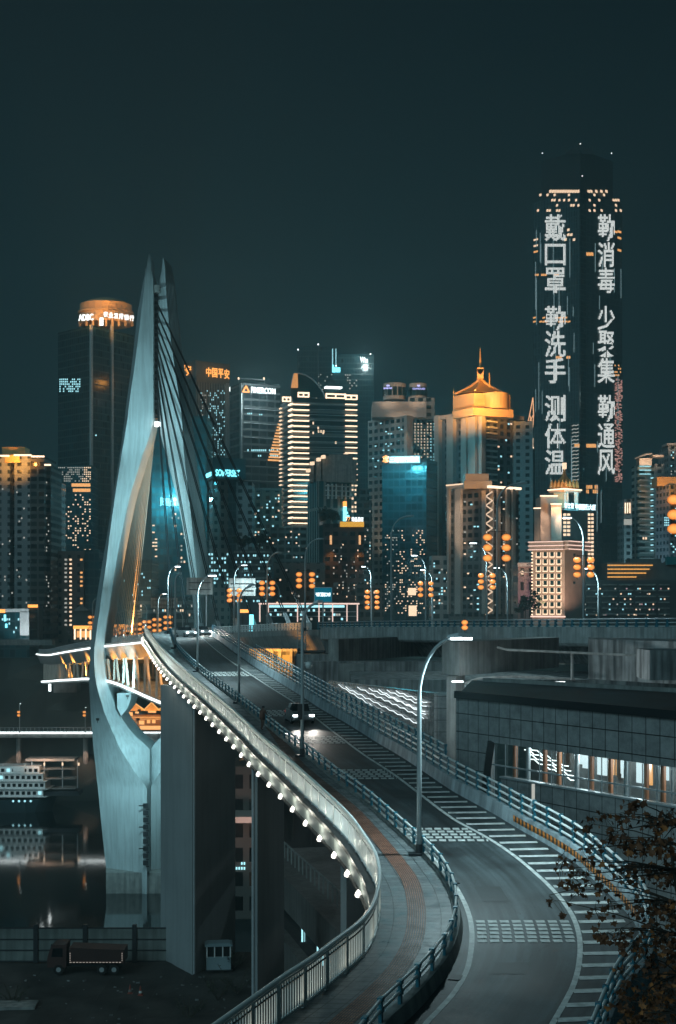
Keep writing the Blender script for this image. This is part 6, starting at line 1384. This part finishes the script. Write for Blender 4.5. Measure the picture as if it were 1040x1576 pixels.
# ================================================================= THE YARD
def hoarding(x0, x1, Y, label):
    root = empty('site_hoarding', (XZ(x0, Y), Y, -36.2), label, 'fence', 'grey hoarding panels round the yard'); z0, z1 = -36.15, -32.7
    mb = MB(); mb.box((XZ((x0+x1)/2, Y), Y, (z0+z1)/2), (XZ(x1, Y)-XZ(x0, Y)-.3, .08, z1-z0)); mb.build('panel', mat('hoarding_sheet', (.19, .22, .21), .6, var=.2, vscale=.5, stain=.4) if 'hs' not in globals() else hs, root)
    for z in (z0+.1, z0+1.2, z0+2.3, z1): 
        mb = MB(); mb.box((XZ((x0+x1)/2, Y), Y-.06, z), (XZ(x1, Y)-XZ(x0, Y)-.3, .08, .12)); mb.build('rail', M_dark, root)
    for x_ in (x0, x1) if x0 < -30 else (x1,):
        mb = MB(); mb.box((XZ(x_, Y), Y, (z0+z1)/2+.15), (.45, .4, z1-z0+.4)); mb.build('post', M_dark, root)
hs = mat('hoarding_sheet', (.19, .22, .21), .6, var=.2, vscale=.5, stain=.4)
for k, (a, b_) in enumerate(((-75, -18), (-18, 55), (55, 131), (131, 207), (207, 281))): hoarding(a, b_, 151, 'grey sheet hoarding, %s panel from the left along the back of the yard' % ORD[k])
def truck(loc, rz, label):
    root = empty('dump_truck', loc, label, 'truck', rz=rz); M_red = mat('truck_paint', (.07, .032, .028), .5, var=.2); M_ch = M_dark
    mb = MB(); mb.loft([[(x, -1.15, z0), (x, -1.15, z1), (x, 1.15, z1), (x, 1.15, z0)] for x, z0, z1 in ((3.7, .75, 1.5), (3.65, .7, 1.8), (3.35, .7, 2.75), (3.1, .7, 2.9), (1.9, .7, 2.95), (1.85, .8, 2.9))]); mb.build('cab', M_red, root, local=True)
    mb = MB(); mb.quad((3.69, -1, 1.75), (3.69, 1, 1.75), (3.41, 1, 2.6), (3.41, -1, 2.6)); 
    for y in (-1.17, 1.17): mb.quad((2.2, y, 1.75), (3.3, y, 1.75), (3.15, y, 2.6), (2.2, y, 2.6))
    mb.build('cab_window', M_glass, root, local=True)
    mb = MB(); mb.box((0, -.45, .85), (7.2, .18, .3)); mb.box((0, .45, .85), (7.2, .18, .3)); mb.build('chassis', M_ch, root, local=True)
    mb = MB(); mb.loft([[(x, -1.2, 1.15), (x, -1.25, z), (x, 1.25, z), (x, 1.2, 1.15)] for x, z in ((1.55, 2.65), (-3.4, 2.45), (-3.8, 2.45))]); mb.build('tipper_body', mat('tipper_paint', (.05, .022, .02), .6, var=.3), root, local=True)
    mb = MB(); 
    for y in (-1.28, 1.28):
        for k in range(16): mb.box((1.4-k*.32, y, 1.25), (.2, .03, .06))
        for k in range(4): mb.box((1.45, y, 1.45+k*.22), (.06, .03, .14)); mb.box((-3.6, y, 1.45+k*.22), (.06, .03, .14))
    mb.build('reflector_strip', emis('reflector', (1, .9, .8), .35), root, local=True)
    for x in (2.6, -1.6, -2.8):
        for y in (-1.0, 1.0):
            mb = MB(); mb.tube([(x, y-.16, .5), (x, y+.16, .5)], .5, 16); o = mb.build('wheel', M_tyre, root, local=True); mb = MB(); mb.tube([(x, y-.18, .5), (x, y+.18, .5)], .24, 12); mb.build('rim', M_steel, o, local=True)
    mb = MB(); mb.box((.9, -1.1, .65), (1.1, .3, .4)); mb.box((-.4, -1.15, .7), (.9, .06, .3)); mb.build('fuel_tank', M_steel, root, local=True)
    mb = MB(); mb.bar((3.5, -1.2, 2.5), (3.8, -1.45, 2.4), .05); mb.box((3.8, -1.5, 2.15), (.08, .16, .45)); mb.build('mirror', M_ch, root, local=True); return root
truck((XZ(134, 146.5), 146.5, -36.05), R(180), 'dark red dump truck parked facing left in front of the hoarding')
def kiosk():
    Y = 148; root = empty('guard_booth', (XZ(336, Y), Y, -36.1), 'small pale guard booth with three windows at the foot of the big pier', 'booth', rz=R(6)); M_b = mat('booth_panel', (.24, .33, .36), .5, var=.1)
    mb = MB(); mb.box((0, 0, .75), (2.4, 1.8, 1.3)); mb.build('lower_wall', M_b, root, local=True); mb = MB(); mb.box((0, 0, 1.9), (2.2, 1.6, 1.0)); mb.build('window_glass', M_glass, root, local=True)
    mb = MB()
    for x in (-1.15, -.4, .4, 1.15):
        for y in (-.85, .85): mb.box((x, y, 1.9), (.12, .12, 1.1))
    mb.build('window_frame', M_white, root, local=True); mb = MB(); mb.box((0, 0, 2.5), (2.7, 2.1, .16)); mb.box((0, 0, 2.63), (2.3, 1.7, .1)); mb.build('roof', M_b, root, local=True); mb = MB(); mb.box((0, 0, .06), (2.5, 1.9, .12)); mb.build('plinth', M_dark, root, local=True)
kiosk()
for k, (px, py) in enumerate(((200, 1531), (216, 1533))):
    Y = 36.2*F/(py-HY); root = empty('traffic_cone', (XZ(px, Y), Y, -36.15), '%s traffic cone on the yard track' % ('dark' if k == 0 else 'pale banded'), 'traffic cone')
    mb = MB(); mb.box((0, 0, .05), (.5, .5, .08)); mb.lathe((0, 0, 0), [(.2, .08), (.17, .25)], 10); mb.lathe((0, 0, 0), [(.13, .45), (.05, .85), (.03, .9)], 10); mb.build('body', mat('cone_red', (.25, .05, .03), .5), root, local=True)
    mb = MB(); mb.lathe((0, 0, 0), [(.172, .252), (.132, .448)], 10); mb.build('reflective_band', M_white if k else M_conc, root, local=True)
M_shrub = mat('shrub_leaves', (.035, .05, .03), .8, var=.4, vscale=1)
def shrub(px, py, H, W, label, seed, n=140):
    Y = 36.2*F/(py-HY); random.seed(seed); x, y, z = XZ(px, Y), Y, -36.2; root = empty('shrub', (x, y, z), label, 'shrub', 'shrubs in the yard')
    mb = MB(); ml = MB()
    for k in range(9):
        a = random.uniform(0, 6.28); tip = Vector((x+math.cos(a)*W*random.uniform(.2, .5), y+math.sin(a)*W*.5, z+H*random.uniform(.5, 1))); mb.bar((x, y, z), tip, .04)
        for j in range(n//9):
            p = Vector((x, y, z)).lerp(tip, random.uniform(.3, 1.05))+Vector((random.gauss(0, .15), random.gauss(0, .15), random.gauss(0, .12))); v = Vector((random.gauss(0, 1), random.gauss(0, 1), random.gauss(0, 1))).normalized()*.16; w2 = v.cross(Vector((0, 0, 1)))*.5
            ml.quad(p-v, p-w2, p+v, p+w2)
    mb.build('stem', mat_bark, root); ml.build('leaves', M_shrub, root)
for k, (px, py, H, W, s_) in enumerate(((20, 1545, 1.9, 3, 'beside the slab at the left border'), (335, 1540, 2.4, 4, 'at the foot of the big pier'), (365, 1530, 2.8, 4, 'between the big pier and the balustrade'), (360, 1492, 2.0, 3, 'beside the guard booth'), (290, 1570, 1.8, 4, 'at the bottom edge near the balustrade'))): shrub(px, py, H, W, 'dark leafy shrub '+s_, 40+k)
mb = MB(); Y = 134; mb.box((XZ(18, Y), Y, -36), (4.4, 2.4, .35), .05); o = mb.build('concrete_slab', M_conc); tag(o, 'flat concrete slab lying in the yard at the left border', 'slab')
random.seed(77); mb = MB()
for k in range(110):
    px = random.uniform(-20, 400); py = random.uniform(1500, 1600); Y = 36.1*F/(py-HY); s_ = random.uniform(.05, .22); mb.box((XZ(px, Y), Y, -36.15+s_*.2), (s_*1.6, s_, s_*.6), random.random()*3)
o = mb.build('rubble', M_concd); o['kind'] = 'stuff'
# ================================================================= THE FAR RIVERSIDE
low = empty('riverside_viaduct', (XZ(60, 561), 561, -72), 'low riverside road viaduct on uplit round piers at the far bank', 'viaduct')
mb = MB(); mb.box((XZ(80, 561), 563, -48.9), (110, 9, 2)); mb.build('deck', M_conc, low); mb = MB(); mb.box((XZ(80, 561), 558.2, -48.0), (110, .3, .7)); mb.build('led_strip', E_white, low)
mb = MB(); 
for k in range(70): mb.box((XZ(80, 561)-54+k*1.6, 558.6, -46.7), (.18, .15, 1.1))
mb.box((XZ(80, 561), 558.6, -46.1), (110, .18, .14)); mb.build('railing', M_steel, low)
for px in (-72, 28, 131, 236):
    mb = MB(); mb.tube([(XZ(px, 561), 562, -74), (XZ(px, 561), 562, -49.8)], 1.0, 12); mb.build('pier', M_conc, low, smooth=True)
    light('SPOT', (XZ(px, 561), 557, -51), 3200, (1, .6, .42), target=(XZ(px, 561), 561.5, -66), angle=60, parent=low, name='pier_floodlight')
for k, (px, top) in enumerate(((30, 1083), (131, 1089))):
    street_lamp(px, 558, -48, (px+1.2, top), 'riverside street lamp on the low viaduct, %s of the two visible' % ('left' if k == 0 else 'right'), 2500, 'riverside lamps', r=.16)
    lanterns(px-1.5, (1096, 1101), 557.5, 2.6, '%s orange lantern pair on the low riverside viaduct' % ('left' if k == 0 else 'right'), pole=px, group='riverside lanterns')
# shore cliff wall, vertical light strip
cw = Bd('cliff_wall', 'pale retaining wall on the far bank under the bridge end', 82, None, 118, 1012, 545, M_conc, depth=8, cat='wall', yb=1066)
cv = Bd('light_column', 'tall vertical strip of white lamps on the dark far bank below the bridge end', 74.5, None, 78, 1011, 540, E_white, depth=.5, cat='lamp', yb=1064)
ce = Bd('abutment', 'pale concrete abutment where the bridge lands on the far bank', 0, None, 80, 985, 556, M_conc, depth=6, cat='wall', yb=993)
# pontoon and cruise ship
pn = Bd('floating_pontoon', 'three-storey open steel pontoon with a warm lit roof moored by the far bank', 40, None, 124, 1163, 520, None, cat='pontoon', yb=1215)
mb = MB(); mb.box(P(80, 1168, 522), (17, 8, .8)); mb.build('roof', M_beige, pn.root)
for y_ in (1182, 1197, 1212): mb = MB(); mb.box(P(84, y_, 522), (15.5, 7, .35)); mb.build('floor', M_conc, pn.root)
for x_ in (49, 68, 96, 119): mb = MB(); mb.bar(P(x_, 1169, 519), P(x_, 1213, 519), .3); mb.build('column', M_steel, pn.root)
mb = MB(); mb.box(P(82, 1219, 522), (19, 9, 1.6)); mb.build('hull', M_dark, pn.root)
for x_ in (68, 96, 121): mb = MB(); mb.box(P(x_, 1176, 518.6), (.5, .3, 1)); mb.build('lamp', E_win_w, pn.root)
pn.lamp(62, 1160, -8, 60, 1168, 3, 3500, (1, .6, .4), 120); pn.lamp(100, 1160, -8, 96, 1168, 3, 1800, (1, .7, .5), 120)
sh = empty('cruise_ship', (XZ(20, 517), 517, -72), 'white multi-deck river cruise ship moored with its bow to the right', 'ship')
def spx(x, y, dy=0): return P(x, y, 517+dy)
mb = MB(); z0 = -72.3; hull = []
for x_, w_, zt in ((-120, 6, -67.6), (40, 6, -67.6), (62, 5.2, -67.2), (76, 3, -66.6), (85, .3, -66.0)):
    X = XZ(x_, 517); hull.append([(X, 521-w_, zt), (X-(2 if x_ > 60 else 0), 521-w_*.8, z0), (X-(2 if x_ > 60 else 0), 521+w_*.8, z0), (X, 521+w_, zt)])
mb.loft(hull); mb.build('hull', mat('hull_paint', (.03, .06, .07), .4), sh)
for j, (xe, y0) in enumerate(((66, 1226), (69, 1214), (66, 1202), (60, 1191))):
    X0, X1 = XZ(-120, 516), XZ(xe, 516); zb_ = ZY(y0, 516); mb = MB(); mb.box(((X0+X1)/2, 521, zb_+1.3), (X1-X0, 9.6, 2.55)); mb.build('deck_house', M_white, sh)
    mb = MB(); mb.box(((X0+X1)/2+.6, 520.8, zb_-.05), (X1-X0+1.8, 11, .22)); mb.build('deck', M_white, sh)
    for k in range(16):
        x_ = xe-5-k*8.5
        if x_ < -40: break
        mb = MB(); c = spx(x_, y0-5.5, -.95); mb.box(c, (1.1, .1, 1.1)); mb.build('window', (E_win_c if (k*7+j*3) % 11 == 0 else M_glass), sh)
for k in range(4): mb = MB(); mb.lathe(spx(20+k*9, 1233, -2.3), [(.1, .4), (.45, 0), (.1, -.4)], 8); mb.build('porthole_lamp', E_win_c, sh)
mb = MB(); mb.tube([spx(38, 1188), spx(38, 1176)], .15, 5); mb.box(spx(30, 1184), (4, 3, 1.4)); mb.build('mast', M_white, sh); light('SPOT', spx(10, 1170, -22), 6000, (.7, .95, 1), target=spx(30, 1210), angle=90, parent=sh, name='deck_floodlight')
# stilt house seen through the pylon eye
h_ = Bd('stilt_house', 'orange-lit timber stilt house with two gables seen through the foot of the pylon', 186, None, 262, 1100, 556, mat('timber', (.12, .06, .03), .7), depth=8, yb=1124)
E_g = emis('gable_led', (1, .5, .15), 1.3)
for x0, x1, yt in ((194, 223, 1083), (221, 245, 1081), (243, 268, 1083)):
    mb = MB(); mb.bar(P(x0, 1093, 553), P((x0+x1)/2, yt, 553), .35); mb.bar(P((x0+x1)/2, yt, 553), P(x1, 1093, 553), .35); mb.build('gable_light', E_g, h_.root)
    mb = MB(); mb.loft([[P(x_, y_, Yq) for x_, y_ in ((x0, 1094), ((x0+x1)/2, yt+1), (x1, 1094))] for Yq in (554, 564)]); mb.build('roof', M_crown, h_.root)
h_.parts('room_light', E_win_o, 'F', [(198, 1096, 204, 1102), (208, 1095, 214, 1098), (228, 1093, 240, 1097), (214, 1109, 222, 1115), (226, 1108, 231, 1113), (234, 1108, 239, 1113), (215, 1117, 252, 1123)], out=.3)
h_.parts('floor_beam', M_beige, 'F', [(186, 1103, 262, 1104.5), (200, 1106, 262, 1107.2)], out=.6)
for x_ in (200, 218, 236, 252): h_.lamp(x_, 1108, -7, x_, 1100, 0, 2200, ORG, 120)
gh = Bd('riverside_terrace', 'narrow riverside terrace with a white lamp line below the stilt house', 180, None, 262, 1128, 552, M_concd, depth=10, yb=1150); gh.part('lamp_line', E_white, 'F', (190, 1126.5, 262, 1128.2), out=.6)
gh.part('boat_lamp', E_white, 'F', (228, 1140, 234, 1150), out=1)
# ================================================================= MAPLE IN FRONT (lower right)
random.seed(31)
mt = empty('maple_tree', (XZ(1085, 33), 33, -37.4), 'maple with drooping rust-brown leaves reaching in from the lower right corner', 'tree')
M_maple = mat('maple_leaf', (.15, .058, .024), .7, var=.5, vscale=3); M_maple2 = mat('maple_leaf_orange', (.34, .12, .03), .65, var=.3, vscale=3)
mb = MB(); mb.tube([(XZ(1085, 33), 33, -37.4), (XZ(1080, 33), 33, -20), P(1075, 1640, 33), P(1062, 1480, 33), P(1040, 1360, 33), P(1030, 1290, 33)], [.3, .22, .14, .08, .04, .02], 8); mb.build('trunk', mat_bark, mt, smooth=True)
cl = [(975, 1240, 6), (955, 1258, 7), (930, 1262, 7), (912, 1275, 6), (1000, 1268, 9), (1025, 1260, 9), (940, 1288, 7), (965, 1295, 9), (990, 1305, 10), (915, 1300, 5), (1020, 1300, 12), (866, 1332, 5), (884, 1342, 6), (880, 1355, 5), (868, 1318, 3), (845, 1385, 2), (858, 1392, 2), (905, 1330, 6), (900, 1352, 5), (925, 1368, 7), (893, 1375, 5), (950, 1345, 7), (975, 1340, 8), (1005, 1345, 11), (1030, 1350, 12), (915, 1405, 5), (940, 1395, 7), (935, 1440, 8), (955, 1435, 9), (918, 1437, 4), (975, 1455, 9), (985, 1400, 7), (1010, 1395, 10), (1032, 1400, 12), (1020, 1445, 14), (1035, 1470, 14), (1000, 1480, 10), (1015, 1510, 12), (965, 1515, 6), (950, 1545, 7), (970, 1550, 8), (990, 1535, 9), (1010, 1545, 12), (1032, 1525, 14), (1030, 1560, 14), (985, 1570, 10), (960, 1572, 7), (1045, 1330, 14), (1048, 1420, 14), (1046, 1500, 14), (1000, 1425, 8), (955, 1500, 4), (1005, 1575, 10), (1040, 1590, 14)]
br_ = MB(); l1 = MB(); l2 = MB()
stem = [Vector(P(1045, y_, 33)) for y_ in (1560, 1500, 1440, 1390, 1340, 1300, 1270)]
def leaf(mbx, c, s_):
    ax = Vector((random.gauss(0, .6), random.gauss(0, .6), -1)).normalized(); sd = ax.cross(Vector((random.gauss(0, 1), random.gauss(0, 1), .2))).normalized(); nn = ax.cross(sd)
    shp = [(0, 0), (.28, .12), (.62, -.02), (.5, .32), (.72, .62), (.36, .6), (0, 1.05), (-.36, .6), (-.72, .62), (-.5, .32), (-.62, -.02), (-.28, .12)]
    mbx.poly([c+sd*(x*s_)+ax*(y*s_)+nn*(-abs(x)*.35*s_) for x, y in shp])
for px, py, k in cl:
    Y = 33+random.uniform(-2.2, 2.2); c = Vector(P(px, py, Y)); sp_ = min(stem, key=lambda q: (q-c).length+(6 if q.z > c.z+.3 else 0)*.05); mid = sp_.lerp(c, .5)+Vector((0, 0, .12)); br_.tube([sp_, mid, c+Vector((0, 0, .1))], [.022, .014, .006], 5)
    for j in range(int(k*(1.8 if px < 962 else 3.1))):
        q = c+Vector((random.gauss(0, .14), random.gauss(0, .2), random.gauss(0, .12))); br_.bar(c+Vector((0, 0, .08)), q, .006); leaf(l2 if (random.random() < (.28 if py > 1420 else .08)) else l1, q, random.uniform(.08, .15))
br_.build('branch', mat_bark, mt); l1.build('leaves', M_maple, mt); l2.build('orange_leaves', M_maple2, mt)

# ================================================================= NIGHT AIR
mb = MB(); mb.prism([(-760, -60), (760, -60), (760, 1450), (-760, 1450)], -75, 322)
mh = bpy.data.materials.new('night_haze'); mh.use_nodes = True; t = mh.node_tree; t.nodes.remove(t.nodes['Principled BSDF'])
pv = t.nodes.new('ShaderNodeVolumePrincipled'); pv.inputs['Color'].default_value = (.62, .95, 1, 1); pv.inputs['Density'].default_value = .0005; pv.inputs['Anisotropy'].default_value = .35
t.links.new(pv.outputs[0], t.nodes['Material Output'].inputs['Volume'])
o = mb.build('haze', mh); o['kind'] = 'stuff'
